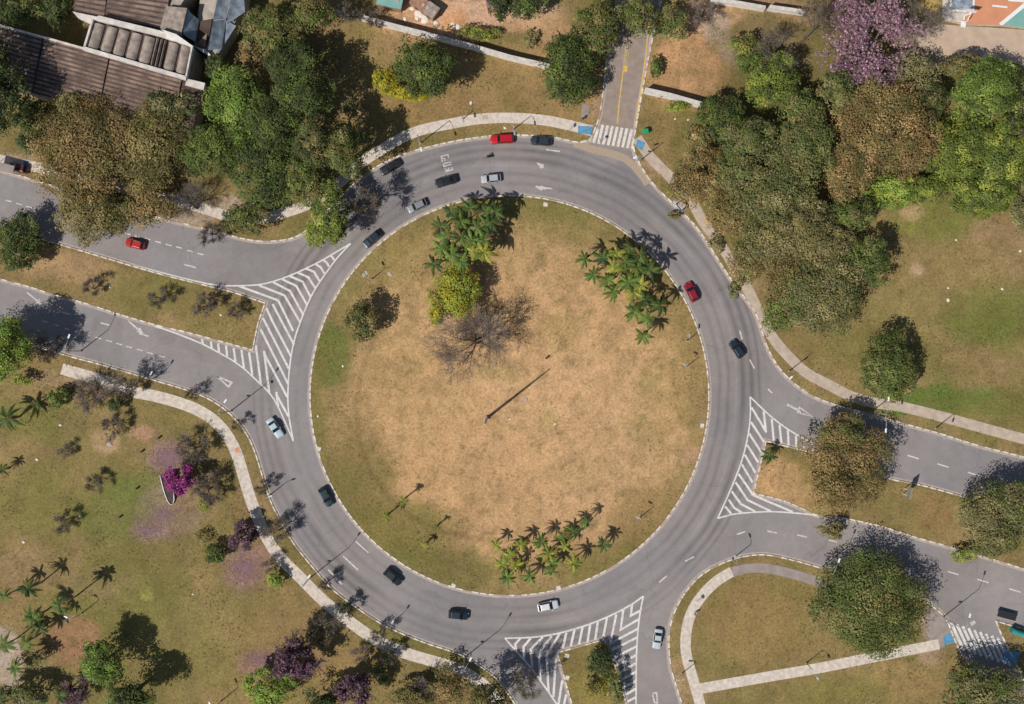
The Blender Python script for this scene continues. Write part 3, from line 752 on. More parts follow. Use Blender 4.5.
def trunk_mesh(h, r, rx, ry, zlo, seed, nb=6, mat='bark'):
    rnd = random.Random(seed); mb = MB()
    lean = (rnd.uniform(-.03, .03) * h, rnd.uniform(-.03, .03) * h)
    mb.tube([(0, 0, -.1), (lean[0] * .3, lean[1] * .3, h * .2), (lean[0], lean[1], h * .45)], [r * 1.35, r, r * .8], M[mat], 8)
    for i in range(nb):
        a = 2 * PI * i / nb + rnd.uniform(-.4, .4); e = rnd.uniform(.35, .7)
        p0 = Vector((lean[0], lean[1], h * rnd.uniform(.3, .45)))
        p1 = Vector((math.cos(a) * rx * e * .5, math.sin(a) * ry * e * .5, h * rnd.uniform(.5, .62)))
        p2 = Vector((math.cos(a) * rx * e, math.sin(a) * ry * e, h * rnd.uniform(.66, .8)))
        mb.tube([p0, p1, p2], [r * .5, r * .33, r * .12], M[mat], 5)
        b = a + rnd.uniform(-.8, .8)
        mb.tube([p1, (p1.x + math.cos(b) * rx * .3, p1.y + math.sin(b) * ry * .3, h * .75)], [r * .25, r * .08], M[mat], 4)
    return mb

_tree_n = [0]
def leafy(name, px, py, rx, h, pal, label, ry=None, group=None, cover=2.6, leaf=.30, pal2=None, openness=0, tall=False, cat='tree'):
    """px,py,rx,ry: where the crown stands in the photo, in photo pixels"""
    _tree_n[0] += 1; seed = 100 + _tree_n[0]
    ry = ry or rx
    if h > 4 and not tall: h = h * .72
    zt = h; zl = h * .16 if h > 4 else h * .05
    hc = (zt + zl) / 2 + h * .08
    x, y = G(px, py, hc); k = 1 - hc / CAMH
    o = empty(name, (x, y, .08), 0); tag(o, label, cat, group)
    RX, RY = rx * S * k, ry * S * k
    q, F, c = crown_mesh(RX, RY, zl, zt, pal, seed, leaf, cover, openness=openness, pal2=pal2)
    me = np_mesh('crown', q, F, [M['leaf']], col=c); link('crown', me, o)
    if h > 2.2:
        trunk_mesh(h, max(.1, h * .028), RX, RY, zl, seed).build('trunk', o, smooth=True)
    return o

T = leafy
TREES_G = 'broad trees standing around the roundabout'
# upper left
T('broad_tree', 86, 148, 57, 15, 'olive', 'huge brown-olive tree below the tiled factory roof', ry=54, pal2='brown', cover=3)
T('broad_tree', 148, 145, 44, 13, 'olive', 'brown-olive tree between the biggest olive tree and the bright green crown', ry=48, cover=3)
T('broad_tree', 90, 213, 40, 11, 'olive', 'olive tree overhanging the road just left of the red car', ry=34, cover=2.8)
T('broad_tree', 150, 205, 30, 10, 'brown', 'brownish thin crown over the verge above the red car', ry=24, pal2='olive', cover=2.0)
T('broad_tree', 238, 98, 33, 15, 'bright', 'bright green lumpy tree right of the factory building', ry=36, pal2='green', cover=3)
T('broad_tree', 213, 150, 32, 13, 'green', 'mid-green tree below the bright green lumpy crown', ry=30, cover=3)
T('broad_tree', 262, 165, 44, 13, 'green', 'wide dark-green tree above the curving path near the left gore', ry=42, pal2='dark', cover=3)
T('broad_tree', 275, 120, 28, 14, 'dark', 'dark green crown right of the bright green lumpy tree', ry=30, pal2='green', cover=3, tall=True)
T('broad_tree', 304, 92, 32, 15, 'dark', 'dark tall tree whose shadow falls across the top lawn', ry=34, pal2='green', cover=3, tall=True)
T('broad_tree', 316, 138, 26, 15, 'dark', 'dark tree at the middle of the upper left grove', ry=28, pal2='olive', cover=3, tall=True)
T('broad_tree', 345, 150, 22, 15, 'green', 'olive-green tree on the right edge of the upper left grove', ry=30, pal2='olive', cover=3, tall=True)
T('broad_tree', 330, 213, 20, 11, 'lime', 'yellow-green tree touching the tip of the left gore', ry=32, pal2='green', cover=3, tall=True)
T('broad_tree', 316, 235, 14, 8, 'lime', 'small yellow-green tree leaning over the left slip road', cover=2.8)
T('broad_tree', 246, 220, 24, 9, 'green', 'low green tree beside the path above the left road', ry=18, pal2='olive')
T('broad_tree', 274, 30, 30, 13, 'green', 'olive-green tree right of the blue-white factory annex', ry=30, pal2='olive', cover=3)
T('broad_tree', 312, 14, 26, 13, 'green', 'green tree at the top left of the white wall', ry=20, pal2='olive', cover=3)
T('broad_tree', 300, 52, 16, 13, 'dark', 'dark crown squeezed between the annex and the top lawn')
T('broad_tree', 325, 60, 12, 8, 'olive', 'small thin olive tree at the left edge of the top lawn', cover=1.8)
T('broad_tree', 352, 108, 10, 9, 'grey', 'small pale grey-green tree standing in deep shade', cover=2.6)
T('broad_tree', 14, 8, 28, 13, 'green', 'green tree in the top left corner', ry=22, pal2='dark')
T('broad_tree', 58, 4, 16, 12, 'dark', 'dark tree left of the upper factory roof', ry=24)
T('broad_tree', 4, 96, 26, 17, 'dark', 'dark tree at the left edge beside the factory hall', ry=40, cover=3, tall=True)
T('broad_tree', -18, 60, 28, 19, 'dark', 'dark tree cut by the left edge above the factory hall', ry=34, cover=3, tall=True)
T('broad_tree', 172, 106, 28, 13, 'dark', 'dark thin crown over the right end of the factory hall roof', ry=18, pal2='grey', cover=2.2)
T('broad_tree', 75, 106, 24, 12, 'olive', 'olive crown overlapping the lower eave of the factory hall', ry=18, cover=3)
T('broad_tree', 218, 66, 14, 11, 'dark', 'small dark crown at the corner of the factory')
T('broad_tree', 18, 243, 27, 9, 'dark', 'dark green tree on the strip between the two left roads', ry=30, pal2='green', cover=3)
T('broad_tree', 3, 350, 31, 13, 'lime', 'yellow-green tree at the left edge below the lower left road', ry=34, pal2='bright', cover=3, tall=True)
T('shrub', 22, 380, 12, 3, 'lime', 'low yellow-green scrub under the left edge tree', ry=7, cat='shrub', cover=1.4)
T('broad_tree', 34, 118, 20, 10, 'dark', 'added dark crown standing for tree shade between factory hall and huge olive tree', ry=22, pal2='olive', cover=3)  # this and the next dark crown are added to stand for tree shade
T('broad_tree', 30, 142, 16, 8, 'dark', 'added low dark crown standing for tree shade above the maroon parked car', ry=14, cover=3)
# top lawn
T('broad_tree', 426, 68, 31, 12, 'dark', 'round dark-green tree standing on the top lawn', ry=32, pal2='green', cover=3.4, tall=True)
T('flowering_tree', 385, 82, 13, 7, 'yellow', 'bushy yellow-flowered tree left of the round dark-green tree', ry=14, cover=3, cat='tree')
T('flowering_tree', 410, 93, 24, 7, 'yellow', 'wide yellow-flowered tree below the round dark-green tree', ry=10, cover=3, cat='tree')
T('shrub', 478, 34, 24, 2.5, 'lime', 'long yellowish hedge-like scrub behind the white wall', ry=9, pal2='olive', cat='shrub', cover=1.6)
T('broad_tree', 500, 6, 14, 9, 'dark', 'small dark green tree at the top edge above the scrub', ry=16)
T('broad_tree', 528, 7, 20, 11, 'green', 'dark leafy tree at the top edge left of the side street', ry=14, pal2='dark', cover=3)
T('broad_tree', 568, 70, 33, 12, 'green', 'large green tree left of the side street beside the wall end', ry=36, pal2='dark', cover=3.2)
T('broad_tree', 598, 26, 28, 12, 'green', 'olive-green tree overhanging the top of the side street', ry=26, pal2='olive', cover=3)
T('broad_tree', 640, 18, 24, 11, 'olive', 'olive tree hanging over the right edge of the side street', ry=22, pal2='green', cover=2.6)
T('broad_tree', 672, 24, 18, 9, 'mix', 'thin olive tree right of the side street', ry=20, cover=2.0)
T('shrub', 656, 68, 6, 2.5, 'green', 'narrow green hedge beside the yellow kerb of the side street', ry=14, cat='shrub')
T('shrub', 530, 40, 10, 2, 'grey', 'grey-green shrub on the dirt left of the side street', cat='shrub', cover=1.2)
# top right forest
T('broad_tree', 745, 48, 20, 7, 'lime', 'low yellow-green tree on the edge of the bare dirt plot', ry=14, pal2='olive', cover=2)
T('broad_tree', 752, 62, 16, 8, 'green', 'small olive-green tree beside the dirt plot', ry=14, cover=2.4)
T('broad_tree', 772, 82, 28, 12, 'green', 'bright olive-green tree at the corner of the dirt plot', ry=30, pal2='lime', cover=3)
T('broad_tree', 722, 118, 26, 11, 'green', 'dark green tree hanging over the end of the short white wall', ry=24, pal2='dark', cover=3)
T('shrub', 678, 106, 14, 3, 'lime', 'green bush climbing over the short white wall', ry=6, cat='shrub')
T('broad_tree', 748, 140, 30, 14, 'green', 'green tree left of the grey-olive giant', ry=26, pal2='grey', cover=3)
T('broad_tree', 706, 172, 34, 10, 'brown', 'thin brown tree beside the upper right kerb', ry=28, pal2='olive', cover=2.0, openness=.2)
T('broad_tree', 770, 185, 48, 16, 'grey', 'grey-olive giant tree in the middle of the right wood', ry=42, pal2='mix', cover=3)
T('broad_tree', 806, 145, 30, 15, 'mix', 'tall olive tree between the grey-olive giant and the brown tree', ry=40, cover=3)
T('broad_tree', 812, 235, 40, 15, 'grey', 'grey-green crown above the long dark shadow on the right lawn', ry=34, pal2='olive', cover=3)
T('broad_tree', 770, 240, 34, 12, 'grey', 'grey-olive crown right of the ring road and path', ry=28, pal2='olive', cover=2.6)
T('broad_tree', 826, 295, 42, 13, 'mix', 'lowest broad olive tree of the right wood', ry=42, pal2='grey', cover=3)
T('broad_tree', 868, 262, 26, 12, 'green', 'green tree casting its shadow on the right lawn', ry=26, pal2='mix', cover=3)
T('broad_tree', 890, 125, 52, 15, 'brown', 'huge brown-leaved tree in the upper right wood', ry=54, pal2='olive', cover=3.2)
T('broad_tree', 838, 90, 22, 14, 'mix', 'olive tree under the pink blossoms', ry=26, cover=2.6)
T('broad_tree', 988, 92, 40, 13, 'bright', 'bright green tree below the sports court', ry=34, pal2='green', cover=3)
T('broad_tree', 955, 150, 40, 11, 'lime', 'yellow-green tree right of the huge brown tree', ry=34, pal2='green', cover=3)
T('broad_tree', 1008, 155, 36, 11, 'green', 'green tree at the right edge of the upper wood', ry=38, pal2='lime', cover=3)
T('broad_tree', 985, 192, 40, 8, 'lime', 'low yellow-green tree at the top of the right lawn', ry=26, pal2='green', cover=3)
T('broad_tree', 890, 190, 28, 8, 'bright', 'low bright green tree below the huge brown tree', ry=20, pal2='lime', cover=2.6)
T('broad_tree', 1024, 208, 18, 9, 'grey', 'grey-olive tree cut by the right edge', ry=24)
T('broad_tree', 912, 78, 24, 12, 'grey', 'dark grey-brown thin crown left of the plaza', ry=24, openness=.25, cover=1.6)
T('broad_tree', 958, 68, 26, 10, 'olive', 'thin olive-brown tree on the edge of the plaza', ry=14, openness=.2, cover=2)
T('broad_tree', 889, 366, 31, 11, 'green', 'solitary dark-green tree on the right lawn by the path', ry=36, pal2='mix', cover=3)
T('shrub', 716, 240, 10, 1.6, 'olive', 'olive scrub between kerb and path right of the ring', ry=12, cat='shrub', cover=1.1, openness=.3)
T('shrub', 737, 284, 9, 1.6, 'mix', 'olive scrub growing over the right kerb of the ring', ry=16, cat='shrub', cover=1.1, openness=.35)
T('shrub', 674, 216, 7, 2, 'olive', 'small scrub spilling on the road below the parked white vehicle', ry=5, cat='shrub')
T('broad_tree', 738, 170, 26, 12, 'mix', 'olive crown wedged above the thin brown tree by the kerb', ry=24, cover=3)
T('broad_tree', 848, 168, 26, 13, 'olive', 'dull olive crown left of the huge brown tree', ry=34, pal2='brown', cover=3)
T('broad_tree', 850, 215, 28, 12, 'mix', 'olive crown above the dark lawn shadow', ry=22, pal2='green', cover=3)
T('broad_tree', 785, 285, 22, 9, 'olive', 'thin brownish olive crown beside the right path', ry=34, pal2='brown', cover=2)
T('broad_tree', 930, 190, 24, 7, 'lime', 'low yellow-green crown between two brighter trees', ry=16, pal2='green', cover=2.6)
T('broad_tree', 930, 96, 18, 11, 'dark', 'dark crown in the gap right of the huge brown tree', ry=24, pal2='olive', cover=2.6)
T('broad_tree', 800, 112, 26, 13, 'green', 'green crown right of the dirt plot corner', ry=24, pal2='mix', cover=3)
T('broad_tree', 700, 140, 18, 9, 'mix', 'small olive-brown crown at the edge of the top verge', ry=18, pal2='brown', cover=2)
T('broad_tree', -24, 352, 30, 13, 'lime', 'yellow-green tree cut off by the left edge', ry=30, pal2='bright', cover=3, tall=True)
T('broad_tree', 240, 135, 26, 12, 'bright', 'bright green small crown below the bright lumpy tree', ry=18, pal2='green', cover=3)
T('broad_tree', 300, 180, 26, 12, 'green', 'green crown at the lower right of the upper left grove', ry=32, pal2='olive', cover=3)
T('broad_tree', 285, 62, 24, 13, 'dark', 'dark crown below the top left olive-green tree', ry=26, cover=3)
T('broad_tree', 250, 52, 14, 10, 'grey', 'thin grey-brown crown beside the annex roof', ry=18, pal2='brown', cover=1.8)
T('broad_tree', 690, 186, 24, 9, 'brown', 'thin brown-olive crown hanging over the upper right kerb', ry=26, pal2='olive', cover=2.4)
T('broad_tree', 728, 214, 28, 10, 'olive', 'olive crown hiding the path at the upper right of the ring', ry=22, pal2='brown', cover=2.6)
T('broad_tree', 748, 262, 22, 9, 'mix', 'olive crown over the path halfway down the right side', ry=22, pal2='brown', cover=2.4)
T('broad_tree', 778, 312, 18, 8, 'green', 'low olive-green crown between path and lowest broad olive tree', ry=24, pal2='mix', cover=2.4)
# right island, lower right
T('broad_tree', 844, 467, 53, 12, 'brown', 'large brown-olive tree near the point of the right island', ry=46, pal2='olive', cover=2.5, openness=.12)
T('broad_tree', 843, 432, 26, 12, 'mix', 'darker green crown on the road side of the brown-olive island tree', ry=18, pal2='olive', cover=2.2)
T('broad_tree', 998, 516, 46, 12, 'mix', 'round olive-green tree on the right island by the right edge', ry=42, pal2='grey', cover=3)
T('broad_tree', 870, 603, 59, 12, 'mix', 'great olive-green tree at the end of the lower right loop path', ry=54, pal2='green', cover=3.2)
T('broad_tree', 988, 692, 46, 13, 'green', 'grey-green tree below the lower right zebra crossing', ry=32, pal2='grey', cover=3)
T('broad_tree', 832, 530, 16, 6, 'olive', 'small olive tree on the lower kerb of the right island', ry=9, cover=1.8)
T('shrub', 964, 556, 16, 3.5, 'lime', 'olive bush spilling over the lower kerb of the right island', ry=8, cat='shrub', cover=1.6)
T('broad_tree', 600, 660, 15, 6, 'dark', 'dark green small tree near the tip of the triangular island', ry=16, cover=2.4)
T('shrub', 594, 684, 20, 3, 'yellow', 'yellow-green bushes on the triangular island', ry=16, pal2='olive', cat='shrub', cover=.9, openness=.35)
T('broad_tree', 616, 690, 8, 6, 'mix', 'narrow olive tree on the right edge of the triangular island', ry=22, cover=1.8)
# centre island
T('broad_tree', 455, 290, 27, 10, 'lime', 'yellow-green tree below the palms on the round lawn', ry=29, pal2='yellow', cover=3)
T('broad_tree', 437, 314, 11, 7, 'lime', 'smaller yellow-green tree at the lower left of the palm group', ry=14, pal2='yellow', cover=3)
T('broad_tree', 361, 321, 21, 7, 'olive', 'dark olive spreading tree at the left of the round lawn', ry=20, pal2='dark', cover=2.8, tall=True)
# lower left park
T('broad_tree', 102, 663, 25, 9.5, 'green', 'round green tree near the red dirt in the lower left', ry=25, pal2='bright', cover=3.6, tall=True)
T('broad_tree', 128, 698, 28, 11, 'dark', 'dark green tree at the bottom edge of the lower left park', ry=18, pal2='green', cover=3.4, tall=True)
T('broad_tree', 28, 693, 26, 8, 'dark', 'bluish dark tree in the bottom left corner', ry=14, pal2='grey', cover=2.4)
T('broad_tree', 34, 660, 14, 6, 'grey', 'thin grey round tree beside the red dirt', ry=12, cover=1.4, openness=.2)
T('broad_tree', 270, 690, 28, 10, 'lime', 'bright yellow-green tree at the bottom edge left of centre', ry=22, pal2='bright', cover=3)
T('broad_tree', 214, 553, 12, 5, 'dark', 'small dark tree with a gap beside the purple blossom tree', ry=12, pal2='green', cover=2)
T('broad_tree', 275, 581, 9, 4.5, 'bright', 'small bright green tree beside the left footpath', ry=9, pal2='lime')
T('broad_tree', 379, 676, 11, 5, 'mix', 'small olive-green tree below the left footpath', ry=10)
T('shrub', 57, 397, 12, 3, 'lime', 'green bush between the palm and the bare tree at the left', ry=12, pal2='dark', cat='shrub')
T('shrub', 116, 404, 9, 3, 'dark', 'dark round bush just below the left footpath', ry=9, cat='shrub')
T('broad_tree', 408, 700, 24, 8, 'olive', 'dark olive tree at the bottom edge under the left footpath', ry=12)
T('broad_tree', 445, 686, 24, 8, 'olive', 'brown-olive tree beside the walkers on the left footpath', ry=22, pal2='brown', cover=1.8, openness=.15)
T('broad_tree', 486, 706, 28, 12, 'olive', 'dark tree at the bottom edge shading the lower left slip road', ry=22, pal2='dark', cover=2.6, tall=True)
T('broad_tree', 322, 704, 24, 11, 'dark', 'very dark tree at the bottom edge below the purple blossoms', ry=16)
T('shrub', 204, 537, 11, 1.6, 'olive', 'low olive weeds near the purple blossom tree', ry=8, cat='shrub', cover=.8)
T('shrub', 203, 505, 10, 1.6, 'lime', 'low green weeds under the lower bare tree beside the slide', ry=8, cat='shrub', cover=.9)

# ---- bare trees: one set of branch shapes reused
def bare_proto(seed, weep=0.0, minr=.0028, br=(7, 7, 6, 6)):
    rnd = random.Random(seed)
    tk = MB(); tw = MB(); tips = []
    def grow(p, d, L, r, lv, mbx):
        steps = 3; pts = [p]; rad = [r]
        q = p.copy(); dd = d.copy()
        for s in range(steps):
            dd = (dd + Vector((rnd.gauss(0, .12), rnd.gauss(0, .12), rnd.gauss(0, .06) + .02))).normalized()
            q = q + dd * (L / steps); pts.append(q.copy()); rad.append(max(minr, r * (1 - .55 * (s + 1) / steps)))
        mb_ = tk if lv < 2 else tw
        mb_.tube(pts, rad, M['bark'] if lv < 2 else M['twig'], 6 if lv == 0 else (5 if lv == 1 else 3), cap=False)
        if lv >= 3: tips.extend(pts[1:])
        if lv == 4: return
        nb = br[lv]
        for i in range(nb):
            t = rnd.uniform(.35, 1) if lv else rnd.uniform(.55, 1)
            k = min(steps - 1, int(t * steps)); bp = pts[k].lerp(pts[k + 1], t * steps - k)
            a = rnd.uniform(0, 2 * PI) if lv else 2 * PI * i / nb + rnd.uniform(-.4, .4)
            side = dd.orthogonal().normalized(); w = dd.cross(side)
            o = side * math.cos(a) + w * math.sin(a); sp = rnd.uniform(.55, 1.0) if lv else rnd.uniform(.8, 1.3)
            nd = (dd + o * sp); nd.z = nd.z * .8 + .1 - weep; nd.normalize()
            grow(bp, nd, L * rnd.uniform(.5, .8), rad[k] * rnd.uniform(.38, .55), lv + 1, None)
    grow(Vector((0, 0, -.02)), Vector((rnd.uniform(-.15, .15), rnd.uniform(-.15, .15), 1)).normalized(), .40, .032, 0, tk)
    vx = np.array(tw.v); rr = np.percentile(np.hypot(vx[:, 0], vx[:, 1]), 97); zz = vx[:, 2].max()
    for mbx in (tk, tw): mbx.v = [(x / rr, y / rr, z / zz) for x, y, z in mbx.v]
    tp = np.array([(v.x / rr, v.y / rr, v.z / zz) for v in tips])
    return tk.mesh('trunk'), tw.mesh('crown'), tp
BARE = [bare_proto(s) for s in (11, 12, 13, 14)]
BARE_FINE = [bare_proto(s, 0, .0011, (7, 7, 7, 6)) for s in (21, 22, 23, 24)]
def bare(px, py, r, h, label, k=0, name='bare_tree', bloom=None, rot=0, nb=1400, bsize=.3, group=None):
    hc = h * .6; x, y = G(px, py, hc)
    o = empty(name, (x, y, .08), 0); tag(o, label, 'tree', group)
    tk, tw, tp = (BARE_FINE if r >= 24 else BARE)[k % 4]
    sc = (r * S, r * S, h)
    for nm, me in (('trunk', tk), ('crown', tw)):
        c = link(nm, me, o); c.scale = sc; c.rotation_euler = (0, 0, rot)
    if bloom:
        part_name = 'blossom' if bloom in ('pink', 'purple', 'magenta') else 'foliage'
        if bloom == 'grey': nb = int(nb * .6); bsize = bsize * .72
        rng = np.random.default_rng(int(px * 7 + py))
        P = tp[rng.integers(0, len(tp), nb)] * np.array(sc); P = P + rng.normal(0, .18, P.shape)
        ca, sa = math.cos(rot), math.sin(rot); P = np.stack([P[:, 0] * ca - P[:, 1] * sa, P[:, 0] * sa + P[:, 1] * ca, P[:, 2]], 1)
        pl = PALN[bloom]; cols = pl[rng.integers(0, len(pl), nb)] * rng.uniform(.7, 1.3, nb)[:, None]
        q, F, cols = leaf_quads(P, np.tile((0, 0, 1.), (nb, 1)), bsize, cols, rng)
        link(part_name, np_mesh(part_name, q, F, [M['leaf']], col=cols), o)
    return o
bare(478, 340, 44, 10, 'wide leafless tree on the bare centre of the round lawn', 0, rot=.4, bloom='twig', nb=4200, bsize=.14)
bare(88, 392, 20, 5, 'leafless thin tree below the start of the left footpath', 1, rot=1)
bare(113, 424, 15, 4.5, 'small leafless tree beside the pink dirt patches', 2)
bare(196, 447, 20, 6, 'upper leafless tree inside the bend of the left footpath', 3, bloom='grey', nb=300)
bare(206, 490, 17, 6, 'leafless tree just right of the magenta blossom tree', 1, rot=2, bloom='grey', nb=250)
bare(92, 482, 12, 4, 'small dark leafless tree in the middle of the left park', 2, rot=1, bloom='grey', nb=200)
bare(66, 452, 9, 3, 'tiny leafless sapling between the path and the left edge', 0, rot=2)
bare(60, 522, 12, 4.5, 'grey leafless tree on the left lawn above the palms', 3, rot=2, bloom='grey', nb=320, bsize=.26)
bare(318, 632, 20, 6, 'leafless thin tree inside the lower bend of the footpath', 2, rot=2.2, bloom='olive', nb=260)
bare(420, 690, 16, 6, 'leafless tree at the bottom left of the walkers', 1, rot=.3)
bare(360, 655, 10, 4, 'little leafless tree just below the footpath', 0, rot=1.5)
bare(210, 232, 14, 7, 'leafless tree on the verge above the left road', 1, rot=.5)
bare(190, 205, 24, 8, 'thin leafless tree over the pale verge left of the green trees', 2, rot=1.5)
bare(160, 296, 13, 5, 'leafless sapling on the strip casting its shadow on the upper road', 3, rot=.5)
bare(205, 306, 13, 6, 'leafless tree on the strip near the left gore', 0, rot=2.5, bloom='grey', nb=200)
bare(235, 312, 10, 4, 'smaller leafless tree by the tip of the strip', 1, rot=2.5)
bare(90, 288, 12, 4, 'leafless low tree in the middle of the strip', 2, rot=2.5)
bare(52, 345, 18, 7, 'leafless tree on the verge of the lower left road', 3, rot=.2)
bare(122, 388, 14, 9, 'tall thin tree on the verge whose round shadow reaches the road', 0, rot=.9, bloom='grey', nb=500)
bare(192, 393, 8, 4, 'thin sapling on the kerb verge below the yield triangle', 1)
bare(236, 424, 8, 4, 'sapling on the verge at the bend of the left footpath', 2, rot=1)
bare(262, 486, 9, 4.5, 'sapling on the verge beside the left kerb of the ring', 3, rot=1, bloom='grey', nb=120)
bare(278, 532, 15, 6.5, 'leafless tree on the verge between footpath and left kerb', 0, rot=2, bloom='grey', nb=300)
bare(325, 585, 8, 5, 'leafless sapling on the verge below the tall left lamp', 1, rot=2)
bare(345, 608, 9, 5, 'sapling on the verge near the footpath bend', 2, rot=.7, bloom='dark', nb=160)
bare(380, 632, 10, 5, 'leafless tree on the verge left of the walkers', 3, rot=.7)
bare(388, 655, 10, 5, 'small tree shading the footpath above the olive-green tree', 3, rot=1.7, bloom='dark', nb=260)
bare(270, 566, 9, 4, 'leafless sapling above the small bright green tree', 0, rot=1.7)
bare(515, 690, 24, 12, 'tall thin tree at the mouth of the lower left slip road', 1, rot=.3, bloom='grey', nb=900)
bare(365, 200, 20, 12, 'thin leafless tree over the road beside the yellow-green tree', 2, rot=.6, bloom='grey', nb=500)
bare(338, 228, 10, 9, 'thin leafless tree beside the tip of the left gore', 3, rot=.9)
bare(775, 48, 26, 9, 'dark grey leafless tree at the edge of the dirt plot', 0, rot=1.9, bloom='grey', nb=500)
bare(812, 30, 30, 10, 'broad grey-brown leafless tree left of the pink blossoms', 1, rot=.9, bloom='grey', nb=1200)
bare(918, 22, 24, 9, 'grey leafless tree right of the pink blossoms', 2, rot=.3, bloom='grey', nb=900)
bare(1016, 130, 14, 9, 'leafless pale tree at the right edge of the upper wood', 3, rot=.3)
bare(705, 12, 16, 6, 'leafless tree on the orange dirt near the top wall', 0, rot=2.9)
bare(350, 14, 12, 7, 'grey leafless tree beside the top of the white wall', 1, rot=2.9, bloom='grey', nb=300)
bare(374, 22, 12, 5, 'grey-brown leafless shrub tree over the gap in the white wall', 2, rot=2.9)
# blossoming
bare(878, 36, 50, 11, 'large pale pink blossoming tree in the top right wood', 0, 'blossom_tree', 'pink', 1.1, 6500, .36)
bare(844, 76, 17, 10, 'small pink-purple blossoming tree below the large pink one', 1, 'blossom_tree', 'purple', 1.1, 1300, .4)
bare(853, 14, 24, 10, 'faded pink blossoming tree at the top edge', 2, 'blossom_tree', 'pink', 2.1, 1500, .35)
bare(182, 477, 17, 7, 'magenta blossoming tree beside the white-railed slide', 3, 'blossom_tree', 'magenta', .5, 2300, .34)
bare(244, 537, 15, 6, 'purple blossoming tree beside the left footpath', 0, 'blossom_tree', 'purple', 2.5, 1500, .34)
bare(294, 662, 22, 11.5, 'dusky purple blossoming tree above the bright yellow-green tree', 1, 'blossom_tree', 'purple', 2.5, 3000, .38)
bare(352, 688, 22, 11, 'faded purple tree at the bottom edge near the footpath', 2, 'blossom_tree', 'purple', .5, 2200, .36)
bare(78, 690, 18, 7, 'dusky purple-brown tree at the bottom left beside the red dirt', 3, 'blossom_tree', 'purple', .5, 700, .34)

# ---- palms
def palm_proto(seed, pal):
    rng = np.random.default_rng(seed); rnd = random.Random(seed)
    V = []; F = []; COL = []
    nf = 11 + seed % 4
    pl = PALN[pal]
    for i in range(nf):
        a = 2 * PI * i / nf + rnd.uniform(-.32, .32); L = rnd.uniform(.62, 1.12) * 2.6; up = rnd.uniform(.1, 1.2)
        d = np.array([math.cos(a), math.sin(a), 0]); s = np.array([-math.sin(a), math.cos(a), 0])
        c = pl[rnd.randrange(len(pl))] * rnd.uniform(.7, 1.25)
        if rnd.random() < .14: c = np.array(lin(138, 112, 66))
        ns = 12; prev = None
        for j in range(ns + 1):
            t = j / ns; p = d * L * t * (1 - .12 * t) + np.array([0, 0, up * t * 1.6 - 1.9 * t * t])
            if prev is not None:
                b = len(V); w = .035
                V += [prev - s * w, p - s * w * .7, p + s * w * .7, prev + s * w]; F.append([b, b + 1, b + 2, b + 3]); COL.append(c * 1.2)
                if j > 1:
                    ll = .27 * math.sin(PI * min(1, t * .85 + .12)) + .06
                    for sg in (-1, 1):
                        for q in (0, .5):
                            o = prev * (1 - q) + p * q; b = len(V)
                            tip = o + s * sg * ll + d * ll * .55 + np.array([0, 0, -.22 * ll - rnd.uniform(0, .1)])
                            V += [o - d * .05, o + d * .07, tip + d * .035, tip - d * .03]; F.append([b, b + 1, b + 2, b + 3]); COL.append(c * rnd.uniform(.7, 1.25))
            prev = p
    return np_mesh('crown', np.array(V), np.array(F), [M['leaf']], col=np.array(COL))
PALMS = {p: [palm_proto(s, p) for s in (1, 2, 3, 4, 5, 6)] for p in ('palm', 'palm_y', 'palm_d')}
ptk = MB(); ptk.tube([(0, 0, -.1), (.02, 0, .3), (.03, .01, .7), (.02, .02, 1)], [1.25, .9, .78, .85], M['pale_bark'], 8)
for i, v in enumerate(ptk.v): ptk.v[i] = v
PTRUNK = ptk.mesh('trunk')
ORD = ['leftmost', 'second from left', 'third from left', 'fourth from left', 'fifth from left', 'sixth from left', 'seventh from left', 'eighth from left',
       'ninth from left', 'tenth from left', 'eleventh from left', 'twelfth from left', 'thirteenth from left', 'fourteenth from left', 'fifteenth from left', 'sixteenth from left', 'seventeenth from left', 'eighteenth from left', 'nineteenth from left', 'twentieth from left', 'twenty-first from left']
def palms(lst, where, group):
    for i, (px, py, pal, h, s) in enumerate(sorted(lst)):
        x, y = G(px, py, h); rnd = random.Random(i * 13 + int(px))
        o = empty('palm_tree', (x, y, .08), rnd.uniform(0, 6.28))
        word = {'palm': 'green', 'palm_y': 'yellowish green', 'palm_d': 'dark green'}[pal]
        tag(o, '%s palm, %s %s' % (word, ORD[i], where), 'palm tree', group)
        t = link('trunk', PTRUNK, o); t.scale = (.15, .15, h)
        c = link('crown', PALMS[pal][i % 6], o); c.location = (.003, .003, h); s *= rnd.uniform(.8, 1.12); c.scale = (s, s, s); c.rotation_euler = (rnd.uniform(-.22, .22), rnd.uniform(-.22, .22), 0)
c6 = lambda x, y: (480 + x / 6.4, 490 + y / 6.4)
B_ = [(100,350,'palm_y'),(260,350,'palm_y'),(390,330,'palm'),(530,300,'palm'),(545,360,'palm_y'),(680,210,'palm'),(140,480,'palm_y'),(440,410,'palm_y'),(450,520,'palm'),(320,555,'palm'),(175,560,'palm'),(600,470,'palm_y'),
      (790,350,'palm_d'),(190,415,'palm_y'),(590,265,'palm'),(230,480,'palm_y'),(470,470,'palm')]
palms([(*c6(x, y), p, 3.4 + (i % 3) * .5, .74 + .07 * (i % 4)) for i, (x, y, p) in enumerate(B_)], 'at the foot of the round lawn', 'palms at the foot of the round lawn')
